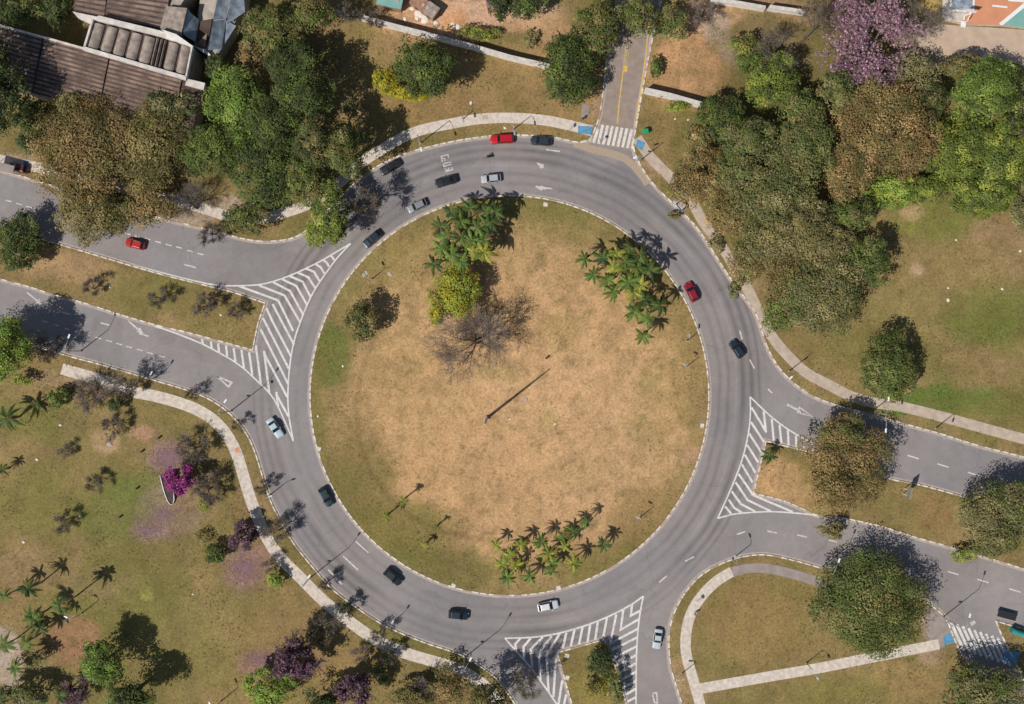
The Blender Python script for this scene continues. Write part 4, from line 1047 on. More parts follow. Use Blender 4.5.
A_ = [(440,227,'palm_d'),(461,221,'palm'),(442,249,'palm'),(434,264,'palm_d'),(452,255,'palm'),(472,240,'palm'),(484,240,'palm'),(484,252,'palm_y'),(474,252,'palm_y'),(485,212,'palm_d'),(487,226,'palm_d'),(495,211,'palm_d'),(451,212,'palm_d'),(470,208,'palm_d'),(461,237,'palm_d'),(478,228,'palm'),(492,222,'palm_d'),(446,238,'palm'),(462,262,'palm')]
palms([(x, y, p, 6.2, .98 + .08 * (i % 3)) for i, (x, y, p) in enumerate(A_)], 'in the group topping the round lawn', 'palms at the top of the round lawn')
R_ = [(584,259,'palm'),(593,275,'palm'),(613,292,'palm'),(617,253,'palm_y'),(614,267,'palm_y'),(625,262,'palm'),(629,247,'palm_d'),(637,268,'palm'),(628,282,'palm'),(641,285,'palm_y'),(640,255,'palm_d'),
      (634,312,'palm'),(646,318,'palm'),(643,336,'palm'),(660,305,'palm_d'),(645,300,'palm_d'),(607,280,'palm'),(634,292,'palm_y'),(650,270,'palm_d'),(603,258,'palm_d')]
palms([(x, y, p, 5.8, .95 + .08 * (i % 3)) for i, (x, y, p) in enumerate(R_)], 'in the group by the upper right kerb', 'palms at the upper right of the round lawn')
L_ = [(4,596,'palm'),(28,589,'palm_d'),(60,605,'palm_d'),(33,618,'palm'),(40,628,'palm_d'),(5,645,'palm'),(25,643,'palm'),(15,668,'palm')]
palms([(x, y, p, 8.4 if x == 60 else 6.2, .95 + .1 * (i % 2)) for i, (x, y, p) in enumerate(L_)], 'near the lower left corner', 'palms in the lower left park')
palms([(8,418,'palm_d',5,1.15),(36,404,'palm_d',2.2,.6)], 'of the pair below the left edge yellow-green tree', 'palms at the left edge')
palms([(403,501,'palm_y',4.4,.6),(386,517,'palm_y',4.0,.5),(425,545,'palm_y',2.4,.5),(437,527,'palm',3,.35)], 'of the young palms, lower left of the round lawn', 'young palms on the round lawn')
palms([(2,470,'palm_d',3,.6)], 'and only one in open grass by the left edge', 'palm by the left edge')
palms([(769,456,'palm_d',3,.8)], 'and only palm on the blunt tip of the right island', 'palm on the right island')
palms([(1,700,'palm_d',5,.9),(60,696,'palm_d',5,.9)], 'of the two on the bottom edge, left corner', 'palms on the bottom edge')

# ---- dry grass tufts and fallen petals (uncountable)
def tufts():
    rng = np.random.default_rng(5); N = 90000
    x = rng.uniform(-112, 112, N); y = rng.uniform(-80, 80, N)
    dens = fbm(x, y, .09, 4); keep = (rng.random(N) < np.clip((dens - .36) * 3.2, .08, 1)); x, y = x[keep], y[keep]
    ok = ~on_road(x, y)
    for dx, dy in ((.5, 0), (-.5, 0), (0, .5), (0, -.5)): ok &= ~on_road(x + dx, y + dy)
    for p, w, m in PATHS:
        Q = np.array(smooth(p)); 
        dmin = np.full(len(x), 9.)
        for k in range(0, len(Q)): dmin = np.minimum(dmin, np.hypot(x - Q[k, 0], y - Q[k, 1]))
        ok &= dmin > w / 2 + .25
    px = x / S + 512; py = 352 - y / S
    ok &= ~((px > 915) & (py < 62))
    ok &= ~((px < 240) & (py < 110))
    x, y = x[ok], y[ok]; n = len(x)
    col = ground_color(x, y)
    s = rng.uniform(.08, .22, n); h = rng.uniform(.03, .07, n); a = rng.uniform(0, PI, n)
    V = []; 
    q = []
    for k in range(2):
        aa = a + k * PI / 2; u = np.stack([np.cos(aa), np.sin(aa), np.zeros(n)], 1) * s[:, None]
        b = np.stack([x, y, np.full(n, .07)], 1); lean = np.stack([rng.normal(0, .16, n), rng.normal(0, .16, n), h], 1)
        q.append(np.stack([b - u, b + u, b + u * .8 + lean, b - u * .9 + lean], 1))
    q = np.concatenate(q).reshape(-1, 3); F = np.arange(len(q)).reshape(-1, 4)
    tint = rng.uniform(.6, 1.3, n)[:, None]
    c = np.concatenate([col * tint, col * tint * .9])
    o = link('dry_grass', np_mesh('dry_grass', q, F, [M['tuft']], col=c))
    tag(o, 'short dry grass tufts scattered over the lawns and verges', 'grass', kind='stuff')
tufts()
def weeds():
    rng = np.random.default_rng(15); N = 60000
    x = rng.uniform(-104, 104, N); y = rng.uniform(-72, 72, N)
    d = fbm(x + 50, y + 10, .22, 4); px = x / S + 512; py = 352 - y / S
    sand = ((px - 520) / 165) ** 2 + ((py - 400) / 155) ** 2 < 1
    keep = (rng.random(N) < np.clip((d - .53) * 5, .015, 1) * np.where(sand, .22, 1)); x, y, px, py = x[keep], y[keep], px[keep], py[keep]
    ok = ~on_road(x, y) & ~((px > 915) & (py < 62)) & ~((px < 240) & (py < 110))
    for dx, dy in ((.4, 0), (-.4, 0), (0, .4), (0, -.4)): ok &= ~on_road(x + dx, y + dy)
    for p, w, m in PATHS:
        Q = np.array(smooth(p)); dm = np.full(len(x), 9.)
        for q in Q: dm = np.minimum(dm, np.hypot(x - q[0], y - q[1]))
        ok &= dm > w / 2 - .12 + rng.random(len(x)) * .3
    x, y = x[ok], y[ok]; n = len(x)
    base = ground_color(x, y) * rng.uniform(.5, 1.15, n)[:, None]; g = np.array(lin(92, 98, 42)); t = rng.uniform(.1, .7, n)[:, None]
    q, F, c = leaf_quads(np.stack([x, y, np.full(n, .16)], 1), np.tile((0, 0, 2.), (n, 1)), .28, base * (1 - t) + g * t, rng)
    tag(link('weeds', np_mesh('weeds', q, F, [M['tuft']], col=c)), 'low weeds growing in patches through the lawns', 'weeds', kind='stuff')
weeds()
def petals():
    rng = np.random.default_rng(9); P = []
    for cx, cy, rx, ry, n, pal in ((168,458,26,24,2000,'petal'),(163,515,32,26,800,'petal'),(245,568,30,26,1700,'petal'),(262,660,24,14,700,'petal'),(150,530,20,12,400,'petal'),(75,690,16,10,300,'purple')):
        r = np.abs(rng.normal(0, .5, n)) * (1 + .35 * np.sin(rng.uniform(0, 6.28, n))); a = rng.uniform(0, 2 * PI, n)
        x = (cx + rx * r * np.cos(a) - 512) * S; y = (352 - (cy + ry * r * np.sin(a))) * S
        pl = PALN[pal]; P.append((x, y, pl[rng.integers(0, len(pl), n)]))
    x = np.concatenate([p[0] for p in P]); y = np.concatenate([p[1] for p in P]); c = np.concatenate([p[2] for p in P]); n = len(x)
    ok = ~on_road(x, y); x, y, c = x[ok], y[ok], c[ok]; n = len(x)
    q, F, c = leaf_quads(np.stack([x, y, np.full(n, .16)], 1), np.tile((0, 0, 3.), (n, 1)), .2, c, rng)
    tag(link('fallen_petals', np_mesh('fallen_petals', q, F, [M['tuft']], col=c)), 'fallen pink petals strewn on the grass around the blossoming trees', 'petals', kind='stuff')
petals()

# ------------------------------------------------------------------ cars
def car(px, py, ang, L, W_, H_, rgb, label, style='hatch', cat='car', group='cars on and beside the roundabout', name='car', h=0.0, under=0):
    """ang: heading in degrees, counterclockwise from the right of the photo"""
    x, y = G(px, py, .7); root = empty(name, (x, y, .012 + h), math.radians(ang)); tag(root, label, cat, group)
    pm = car_paint(rgb); hw = W_ / 2
    hood = .60 * H_; belt = .64 * H_; zb = .2
    if style == 'sedan': ws, fr, rr, rb, deck = .17, .03, -.20, -.33, .66
    elif style == 'wagon': ws, fr, rr, rb, deck = .20, .07, -.42, -.485, .0
    elif style == 'suv': ws, fr, rr, rb, deck = .20, .09, -.40, -.475, .0
    else: ws, fr, rr, rb, deck = .22, .07, -.34, -.455, .0
    # body: rounded sections from tail to nose
    sec = [(-.5, .80, .42, belt * .78), (-.485, .93, zb + .04, belt * .96), (-.42, .985, zb, belt), (-.3, 1.0, zb, belt), (0, 1.0, zb, belt), (.18, 1.0, zb, belt * .99), (.3, .99, zb, hood * .98), (.42, .95, zb, hood * .90), (.475, .86, zb + .04, hood * .80), (.5, .68, .36, hood * .66)]
    if deck: sec = [(-.5, .80, .42, belt * .84), (-.485, .92, zb + .04, belt * .97), (-.42, .97, zb, belt * .99)] + sec[3:]
    mb = MB(); vs = []
    for (sx, sw, z0, z1) in sec:
        w = hw * sw; zz = z1 - z0
        for a, b in ((-.86, 0), (-1, .22), (-1, .62), (-.95, .86), (-.80, .98), (-.4, 1.02), (.4, 1.02), (.80, .98), (.95, .86), (1, .62), (1, .22), (.86, 0)):
            vs.append((sx * L, a * w, z0 + b * zz))
    k = 12; n = len(sec)
    fs = [(i * k + j, i * k + (j + 1) % k, (i + 1) * k + (j + 1) % k, (i + 1) * k + j) for i in range(n - 1) for j in range(k)]
    fs = [f[::-1] for f in fs]; fs += [tuple(range(k)), tuple((n - 1) * k + j for j in range(k - 1, -1, -1))]
    mb.add(vs, fs, pm)
    # cabin
    z0, z1 = belt * .97, H_
    bw, tw = hw * .90, hw * .70
    cb = [(rb * L, -bw, z0), (ws * L, -bw, z0), (ws * L, bw, z0), (rb * L, bw, z0)]
    ct = [(rr * L, -tw, z1), (fr * L, -tw, z1), (fr * L, tw, z1), (rr * L, tw, z1)]
    mid = [(rr * L * .5 + fr * L * .5, -tw * 1.0, z1 + .03), (rr * L * .5 + fr * L * .5, tw * 1.0, z1 + .03)]
    mb.add(cb + ct, [(4, 5, 6, 7), (0, 1, 5, 4), (1, 2, 6, 5), (2, 3, 7, 6), (3, 0, 4, 7)], pm)
    mb.build('body', root, smooth=False, bevel=.07)
    def panel(nm, q, off, mat, inset=.12):
        q = [Vector(v) for v in q]; c = sum(q, Vector()) / 4; nrm = (q[1] - q[0]).cross(q[3] - q[0]).normalized()
        if nrm.dot(c - Vector((0, 0, .4))) < 0: nrm = -nrm
        q2 = [c + (v - c) * (1 - inset) + nrm * off for v in q]; q3 = [v - nrm * (off + .03) for v in q2]
        m = MB(); m.add(q2 + q3, [(0, 1, 2, 3), (7, 6, 5, 4), (0, 4, 5, 1), (1, 5, 6, 2), (2, 6, 7, 3), (3, 7, 4, 0)], mat); return m.build(nm, root)
    panel('windscreen', [cb[1], cb[2], ct[2], ct[1]], .015, M['glass'], .07)
    panel('rear_window', [cb[3], cb[0], ct[0], ct[3]], .015, M['glass'], .12)
    panel('side_window', [cb[0], cb[1], ct[1], ct[0]], .015, M['glass'], .10)
    panel('side_window', [cb[2], cb[3], ct[3], ct[2]], .015, M['glass'], .10)
    if style in ('hatch', 'suv', 'wagon') and rgb != (.72, .73, .74):
        pass
    for sg in (-1, 1):
        for wx in (-.31, .31):
            m = MB(); m.tube([(0, -.11, 0), (0, -.09, 0), (0, .09, 0), (0, .11, 0)], [.27, .32, .32, .27], M['rubber'], 16)
            w = m.build('wheel', root, smooth=False); w.location = (wx * L, sg * (hw - .10), .32)
            m = MB(); m.tube([(0, -.115, 0), (0, .115, 0)], [.19, .19], M['rim'], 12); m.build('rim', w)
        m = MB(); m.box(.44 * L, .475 * L, sg * hw * .5 - .18, sg * hw * .5 + .18, hood * .66, hood * .82, M['headlight']); o = m.build('headlight', root, bevel=.03)
        m = MB(); m.box(-.497 * L, -.47 * L, sg * hw * .68 - .14, sg * hw * .68 + .14, belt * .66, belt * .88, M['tail_red']); m.build('tail_light', root, bevel=.02)
        m = MB(); m.box(ws * L - .28, ws * L - .1, sg * (hw + .02) - .02, sg * (hw + .16), belt * .95, belt * 1.1, pm) if sg > 0 else m.box(ws * L - .28, ws * L - .1, -(hw + .16), -(hw - .0), belt * .95, belt * 1.1, pm)
        m.build('mirror', root, bevel=.03)
    m = MB(); m.box(-.503 * L, -.488 * L, -.26, .26, belt * .45, belt * .6, M['lamp_white']); m.build('number_plate', root)
    return root
BK, DB, SV, WT, RD, GY = (.018, .02, .024), (.022, .034, .045), (.50, .51, .52), (.74, .75, .76), (.50, .015, .022), (.28, .29, .30)
car(502, 139, 183, 4.7, 1.85, 1.55, (.55, .012, .02), 'bright red van-like car parked by the top kerb', 'wagon')
car(541, 140.8, 175, 4.2, 1.75, 1.45, (.035, .045, .055), 'dark grey car parked by the kerb near the side street')
car(446, 181, 195, 4.5, 1.8, 1.45, BK, 'black saloon car in the middle of the upper ring lane', 'sedan')
car(491, 178.5, 186, 4.0, 1.7, 1.45, SV, 'silver car driving beside the inner kerb at the top of the ring')
car(417, 206, 205, 4.1, 1.75, 1.45, GY, 'grey silver car behind the black saloon by the inner kerb')
car(372, 239, 221, 4.2, 1.75, 1.45, DB, 'dark car by the inner kerb opposite the tip of the left gore')
car(390, 167, 210, 4.4, 1.8, 1.5, BK, 'dark car in deep tree shade at the upper left of the ring', 'sedan')
car(135, 244, 165, 3.9, 1.7, 1.45, (.5, .02, .015), 'red car on the upper left road beside the olive tree')
car(275, 428, -56, 4.4, 1.78, 1.45, (.46, .55, .60), 'pale blue silver saloon passing the end of the left gore', 'sedan')
car(326, 497, -62, 4.1, 1.75, 1.5, (.012, .035, .042), 'dark teal car by the left kerb of the round lawn')
car(393, 577, -40, 4.1, 1.8, 1.55, (.015, .022, .028), 'black car with red tail lights on the lower left of the ring')
car(458.5, 615, -6, 4.1, 1.75, 1.5, (.012, .03, .038), 'dark teal car at the bottom of the ring left of the white car')
car(548, 606, 12, 4.2, 1.75, 1.45, WT, 'white car at the bottom of the ring below the palms')
car(657.5, 639, -98, 4.0, 1.72, 1.45, (.56, .60, .62), 'small silver saloon right of the bottom gore', 'sedan')
car(691.5, 292, 116, 4.1, 1.78, 1.5, (.32, .012, .03), 'dark red car on the right of the ring by the kerb')
car(737, 349, 124, 3.9, 1.7, 1.45, DB, 'dark car entering the ring from the right road')
car(680, 204.5, 130, 3.0, 1.5, 1.4, (.5, .5, .54), 'small greyish white vehicle half hidden under the brown tree')
car(18, 168, 170, 4.0, 1.7, 1.45, (.10, .012, .02), 'dark maroon car parked behind the grey shelter at the left edge')

# ---- people
def person(px, py, rz, label, shirt, seated=False, z=.14, s=1.0):
    x, y = G(px, py, .9)
    J = {'pelvis': (0, 0, .95), 'chest': (.02, 0, 1.3), 'neck': (.03, 0, 1.47), 'head': (.05, 0, 1.60), 'top': (.05, 0, 1.72),
         'lk': (.22, .1, .52), 'la': (.30, .1, .09), 'lt': (.44, .11, .05), 'rk': (.02, -.1, .5), 'ra': (-.28, -.1, .13), 'rt': (-.16, -.11, .04),
         'ls': (.02, .19, 1.4), 'le': (-.08, .25, 1.14), 'lh': (.06, .25, .90), 'rs': (.02, -.19, 1.4), 're': (.04, -.25, 1.13), 'rh': (.26, -.23, .98)}
    if seated:
        J.update({'pelvis': (-.1, 0, .85), 'chest': (.05, 0, 1.2), 'neck': (.1, 0, 1.38), 'head': (.14, 0, 1.5), 'top': (.14, 0, 1.62), 'lk': (.32, .18, .75), 'la': (.12, .2, .35), 'lt': (.26, .2, .3), 'rk': (.32, -.18, .75), 'ra': (.12, -.2, .35), 'rt': (.26, -.2, .3),
                  'ls': (.06, .19, 1.3), 'le': (.22, .3, 1.1), 'lh': (.48, .28, 1.05), 'rs': (.06, -.19, 1.3), 're': (.22, -.3, 1.1), 'rh': (.48, -.28, 1.05)})
    R = {'pelvis': .13, 'chest': .15, 'neck': .055, 'head': .10, 'top': .07, 'lk': .065, 'la': .045, 'lt': .035, 'rk': .065, 'ra': .045, 'rt': .035, 'ls': .065, 'le': .045, 'lh': .035, 'rs': .065, 're': .045, 'rh': .035}
    def skin(nm, names, edges, extra, mat, parent=None, root='pelvis'):
        me = bpy.data.meshes.new(nm); me.from_pydata([J[n] for n in names], [(names.index(a), names.index(b)) for a, b in edges], []); me.materials.append(mat)
        o = link(nm, me, parent); md = o.modifiers.new('skin', 'SKIN')
        sv = me.skin_vertices[0].data
        for i, n in enumerate(names): sv[i].radius = (R[n] + extra, R[n] + extra); sv[i].use_root = (n == root)
        o.modifiers.new('sub', 'SUBSURF').levels = 2; o.modifiers['sub'].render_levels = 2
        return o
    E = [('pelvis', 'chest'), ('chest', 'neck'), ('neck', 'head'), ('head', 'top'), ('pelvis', 'lk'), ('lk', 'la'), ('la', 'lt'), ('pelvis', 'rk'), ('rk', 'ra'), ('ra', 'rt'), ('chest', 'ls'), ('ls', 'le'), ('le', 'lh'), ('chest', 'rs'), ('rs', 're'), ('re', 'rh')]
    b = skin('person', list(J), E, 0, M['skin']); b.location = (x, y, z); b.rotation_euler = (0, 0, rz); b.scale = (s, s, s)
    tag(b, label, 'person', None)
    skin('shirt', ['pelvis', 'chest', 'ls', 'le', 'rs', 're'], [('pelvis', 'chest'), ('chest', 'ls'), ('ls', 'le'), ('chest', 'rs'), ('rs', 're')], .022, shirt, b)
    skin('trousers', ['pelvis', 'lk', 'la', 'rk', 'ra'], [('pelvis', 'lk'), ('lk', 'la'), ('pelvis', 'rk'), ('rk', 'ra')], .02, M['trousers'], b)
    m = MB(); hx, hy, hz = J['head']
    vs = []; fs = []
    for i in range(5):
        a = PI / 2 * i / 4
        for k in range(10): vs.append((hx - .02 + .118 * math.cos(a) * math.cos(2 * PI * k / 10), .108 * math.cos(a) * math.sin(2 * PI * k / 10), hz + .03 + .15 * math.sin(a)))
    for i in range(4):
        for k in range(10): fs.append((i * 10 + k, i * 10 + (k + 1) % 10, (i + 1) * 10 + (k + 1) % 10, (i + 1) * 10 + k))
    m.add(vs, fs, M['hair'] if not seated else M['black']); m.build('hair' if not seated else 'helmet', b, smooth=True)
    return b
person(452, 667, math.radians(150), 'walker in a white shirt on the left footpath', M['shirt_white'])
person(457, 664.5, math.radians(150), 'walker in a red shirt just ahead on the left footpath', M['shirt_red'])
person(695, 614.5, math.radians(60), 'walker in a white top on the loop path at the lower right', M['shirt_white'])
person(582, 119, math.radians(200), 'person in blue walking up to the top zebra crossing', M['shirt_blue'])
# motorcycle
def motorcycle(px, py, ang):
    x, y = G(px, py, .5); o = empty('motorcycle', (x, y, .015), math.radians(ang)); tag(o, 'small dark motorcycle ridden along the top of the ring', 'motorcycle')
    for wx in (-.62, .62):
        m = MB(); m.tube([(0, -.06, 0), (0, .06, 0)], [.31, .31], M['rubber'], 16); w = m.build('wheel', o); w.location = (wx, 0, .31)
        m = MB(); m.tube([(0, -.065, 0), (0, .065, 0)], [.2, .2], M['rim'], 12); m.build('rim', w)
    m = MB(); m.tube([(-.62, 0, .31), (-.2, 0, .45), (.1, 0, .55), (.42, 0, .85), (.62, 0, .31)], [.05, .1, .12, .05, .04], M['black'], 8); m.build('frame', o, smooth=True)
    m = MB(); m.tube([(-.05, 0, .8), (.1, 0, .86), (.32, 0, .82)], [.09, .16, .08], M['tail_red'], 10); m.build('fuel_tank', o, smooth=True)
    m = MB(); m.box(-.65, -.02, -.13, .13, .72, .82, M['black']); m.build('seat', o, bevel=.03)
    m = MB(); m.tube([(.36, -.36, 1.0), (.44, 0, 1.0), (.36, .36, 1.0)], [.025, .02, .025], M['black'], 6); m.build('handlebar', o)
    m = MB(); m.box(.5, .6, -.09, .09, .82, .98, M['headlight']); m.build('headlight', o, bevel=.02)
    m = MB(); m.tube([(-.7, -.16, .3), (-.1, -.16, .32)], [.05, .04], M['galv'], 8); m.build('exhaust', o)
motorcycle(488.5, 157, 187)
person(488.2, 156.6, math.radians(187), 'motorcycle rider with a dark helmet seen from above', M['trousers'], seated=True, z=.06)

# ------------------------------------------------------------------ street lamps
def lamp(px, py, h, arms, where, tall=True, armlen=2.6, low=False):
    x, y = G(px, py); o = empty('street_lamp', (x, y, .08)); n = len(arms)
    tag(o, '%s%s street lamp %s' % ('tall ' if h > 7 else 'short ', 'double-armed grey' if n > 1 else 'grey', where), 'street lamp', 'street lamps around the roundabout')
    m = MB(); m.tube([(0, 0, -.08), (0, 0, .3)], [.2, .18], M['concrete'], 10); m.build('base', o)
    m = MB(); m.tube([(0, 0, 0), (0, 0, h * .5), (0, 0, h)], [.11, .09, .055], M['galv'], 8); m.build('pole', o, smooth=True)
    if low:
        m = MB(); m.tube([(0, 0, h * .55), (-.6, -.2, h * .57)], [.035, .03], M['galv'], 6); m.build('arm', o)
        m = MB(); m.box(-1.0, -.5, -.32, -.08, h * .56, h * .59, M['galv']); m.build('lamp_head', o, bevel=.03)
    for a in arms:
        a = math.radians(a); c, s = math.cos(a), math.sin(a); al = armlen
        m = MB(); m.tube([(0, 0, h - .2), (c * al * .3, s * al * .3, h + .25), (c * al, s * al, h + .45)], [.05, .045, .04], M['galv'], 6); m.build('arm', o, smooth=True)
        m = MB(); m.box(0, .85, -.17, .17, -.05, .09, M['lamp_white'] if h > 6 else M['galv']); hd = m.build('lamp_head', o, bevel=.05); hd.location = (c * al, s * al, h + .45); hd.rotation_euler = (0, 0, a)
        m = MB(); m.box(.15, .7, -.12, .12, -.08, -.045, M['headlight']); m.build('diffuser', hd)
lamp(806, 663, 5, [-60], 'beside the straight path at the lower right', armlen=1.2)
lamp(943, 617, 10.5, [75], 'at the paved corner by the lower right crossing', low=True)
lamp(822, 567, 7.5, [70], 'on the verge above the loop path')
lamp(311, 577, 11, [55], 'on the verge at the lower left of the ring', low=True)
lamp(465, 657, 10.5, [60], 'on the verge beside the walkers', low=True)
lamp(231, 411, 10.5, [55], 'at the bend of the left footpath', low=True)
lamp(155, 378, 3.6, [60], 'on the verge right of the round tree shadow', armlen=.8)
lamp(81, 351, 8, [70], 'on the verge at the start of the left footpath')
lamp(421, 143, 8.5, [-75], 'on the top verge near the dark car')
lamp(513, 130, 5.5, [-80], 'on the top verge above the red car', armlen=1.4)
lamp(463, 119, 2.8, [-80], 'on the top lawn above the path', armlen=.6)
lamp(639.5, 161, 7, [200], 'beside the path below the green bin', armlen=1.4, low=True)
lamp(935.5, 428, 5.5, [250], 'on the verge between right road and path', armlen=1.2)
lamp(789, 371, 6.5, [220], 'on the verge where the right road leaves the ring', armlen=1.4)
lamp(871, 412, 9, [85, 265], 'on the verge beside the shaded right road')
lamp(732, 559, 5.5, [110], 'on the verge at the top of the loop path', armlen=1.2)
lamp(682, 673, 4.2, [180], 'beside the loop path below the silver saloon', armlen=1.0)
lamp(221, 701, 5, [120], 'on the lower left lawn at the bottom edge', armlen=1)
lamp(392, 622, 3.4, [60], 'on the verge above the footpath at the bottom left', armlen=.7)
lamp(270, 495, 4.6, [20], 'on the left verge facing the dark teal car', armlen=.8)
lamp(372, 279, 3.6, [120], 'on the round lawn near its upper left kerb', armlen=.7)
lamp(640, 517, 4, [150], 'on the round lawn near its lower right kerb', armlen=.7)
lamp(686, 367, 3.8, [150], 'on the round lawn near its right kerb', armlen=.7)
lamp(686.5, 341, 3.2, [90], 'on the round lawn above the right kerb lamp', armlen=.6)
lamp(82, 613, 5, [150], 'on the grass right of the lower left palms', armlen=.7)
# flag pole
x, y = G(487, 418); o = empty('flagpole', (x, y, .08)); tag(o, 'tall tapering dark flagpole standing on the middle of the round lawn', 'flagpole')
m = MB(); m.tube([(0, 0, -.1), (0, 0, .45)], [.5, .45], M['concrete'], 12); m.build('base', o)
m = MB(); m.tube([(0, 0, .3), (0, 0, 5), (0, 0, 11), (0, 0, 18.2)], [.30, .26, .2, .09], M['galv'], 10); m.build('pole', o, smooth=True)
m = MB(); m.tube([(0, 0, 18.15), (0, 0, 18.3), (0, 0, 18.42)], [.05, .13, .04], M['lamp_white'], 10); m.build('finial', o, smooth=True)
# sign on two posts
x, y = G(906, 492, 1.5); o = empty('road_sign', (x, y, .08), math.radians(-15)); tag(o, 'large road sign on two posts on the right island', 'road sign')
for s_ in (-.55, .55):
    m = MB(); m.tube([(0, s_, -.1), (0, s_, 4.3)], [.09, .08], M['lamp_white'], 8); m.build('post', o)
m = MB(); m.box(-.09, -.03, -1.2, 1.2, 2.5, 4.4, M['galv']); m.build('panel', o, bevel=.02)
# post signs by the crossings
def post_sign(px, py, h, rz, label, dia=True):
    x, y = G(px, py); o = empty('traffic_sign', (x, y, .08), rz); tag(o, label, 'traffic sign', 'traffic signs by the roadside')
    m = MB(); m.tube([(0, 0, -.1), (0, 0, h)], [.035, .035], M['galv'], 6); m.build('post', o)
    m = MB(); m.box(-.05, -.025, -.35, .35, h - .75, h - .05, M['lamp_white']) if dia else m.tube([(-.05, 0, h - .4), (-.025, 0, h - .4)], [.35, .35], M['tail_red'], 16)
    m.build('panel', o)
post_sign(565, 133, 3.4, .2, 'dark framed sign with a long thick shadow across the top path')
post_sign(600, 142, 2.4, .9, 'small round sign at the left corner of the side street', False)
post_sign(600, 78, 2.6, 1.2, 'small sign at the left edge of the side street')
post_sign(658, 100, 2.2, 1.2, 'thin sign behind the green bin at the short white wall', False)
post_sign(697, 601, 2.2, .5, 'small sign beside the upper bend of the loop path')
post_sign(1014, 631, 4.5, 1.0, 'sign standing beside the teal object at the right edge')
post_sign(265, 387, 2.4, .5, 'sign on the hatched gore left of the pale blue car', False)

# bins
x, y = G(645, 132, .5); o = empty('litter_bin', (x, y, .1), .15); tag(o, 'bright green wheeled waste bin on the grass beside the top crossing', 'waste bin')
m = MB(); m.add([(-.42, -.32, 0.08), (.42, -.32, .08), (.42, .32, .08), (-.42, .32, .08), (-.58, -.46, 1.15), (.58, -.46, 1.15), (.58, .46, 1.15), (-.58, .46, 1.15)], [(3, 2, 1, 0), (0, 1, 5, 4), (1, 2, 6, 5), (2, 3, 7, 6), (3, 0, 4, 7), (4, 5, 6, 7)], M['green_plastic']); m.build('body', o, bevel=.03)
m = MB(); m.box(-.62, .62, -.5, .5, 1.16, 1.26, M['green_plastic']); m.build('lid', o, bevel=.05)
for s_ in (-.36, .36):
    m = MB(); m.tube([(s_, -.38, .1), (s_, -.30, .1)], [.1, .1], M['rubber'], 10); m.build('wheel', o)
x, y = G(1019, 633, 1.5); o = empty('glass_recycling_container', (x, y, .1), -.35); tag(o, 'teal elongated container beside the kerb at the right edge', 'container')
m = MB(); m.add([(-1.3, -.5, 0), (1.3, -.5, 0), (1.3, .5, 0), (-1.3, .5, 0), (-1.4, -.55, 1.2), (1.4, -.55, 1.2), (1.4, .55, 1.2), (-1.4, .55, 1.2)], [(0, 1, 5, 4), (1, 2, 6, 5), (2, 3, 7, 6), (3, 0, 4, 7), (4, 5, 6, 7)], M['teal_plastic']); m.build('body', o, bevel=.05)
m = MB(); m.tube([(-1.4, 0, 1.2), (1.4, 0, 1.2)], [.5, .5], M['teal_plastic'], 14); m.build('lid', o, smooth=False)
# low skip by the lower right corner, guessed from a dark rectangle
x, y = G(1006.5, 615, .5); o = empty('rubbish_skip', (x, y, .02), math.radians(-15)); tag(o, 'low dark rectangular skip on the road edge beside the teal container', 'skip')
m = MB(); m.add([(-1.6, -.6, .1), (1.6, -.6, .1), (1.6, .6, .1), (-1.6, .6, .1), (-1.9, -.75, .8), (1.9, -.75, .8), (1.9, .75, .8), (-1.9, .75, .8)], [(3, 2, 1, 0), (0, 1, 5, 4), (1, 2, 6, 5), (2, 3, 7, 6), (3, 0, 4, 7), (4, 5, 6, 7)], M['black']); m.build('body', o, bevel=.04)
for sx in (-1.95, 1.95):
    m = MB(); m.tube([(sx, -.4, .65), (sx, .4, .65)], [.05, .05], M['galv'], 6); m.build('handle', o)
m = MB(); m.box(-1.92, 1.92, -.8, -.7, .78, .86, M['path_pink']); m.build('rim', o)
x, y = G(2, 167, 2.6); o = empty('bus_shelter', (x, y, .1), math.radians(-14)); tag(o, 'pale grey roofed bus shelter at the left edge above the road', 'bus shelter')
m = MB(); m.box(-2.4, 2.4, -.8, .8, 2.5, 2.62, M['path_grey']); m.build('roof', o, bevel=.03)
for sx in (-2.2, 2.2):
    for sy in (-.6, .6):
        m = MB(); m.tube([(sx, sy, 0), (sx, sy, 2.5)], [.05, .05], M['galv'], 6); m.build('post', o)
# slide-like chute with two white rails
x, y = G(169, 490, .8); o = empty('playground_slide', (x, y, .1), math.radians(98)); tag(o, 'dark chute with two white side rails beside the magenta tree', 'slide')
def railcurve(sg):
    return [(3.2, sg * .95, 2.0), (1.5, sg * .95, 1.5), (-.5, sg * .9, .9), (-2.0, sg * .7, .5), (-2.8, sg * .35, .35), (-3.0, 0, .3)]
for sg in (-1, 1):
    m = MB(); m.tube(railcurve(sg), [.1] * 6, M['lamp_white'], 8); m.build('rail', o, smooth=True)
m = MB(); a_, b_ = railcurve(-1), railcurve(1)
m.add([(p[0], p[1], p[2] - .12) for p in a_] + [(p[0], p[1], p[2] - .12) for p in b_], [(i, i + 1, 7 + i, 6 + i) for i in range(4)] + [(4, 5, 10)], M['roof_dark']); m.build('chute', o)
for sx, hh in ((3.1, 1.9), (0, 1.0)):
    for sg in (-1, 1):
        m = MB(); m.tube([(sx, sg * .9, -.1), (sx, sg * .9, hh)], [.06, .06], M['galv'], 6); m.build('leg', o)
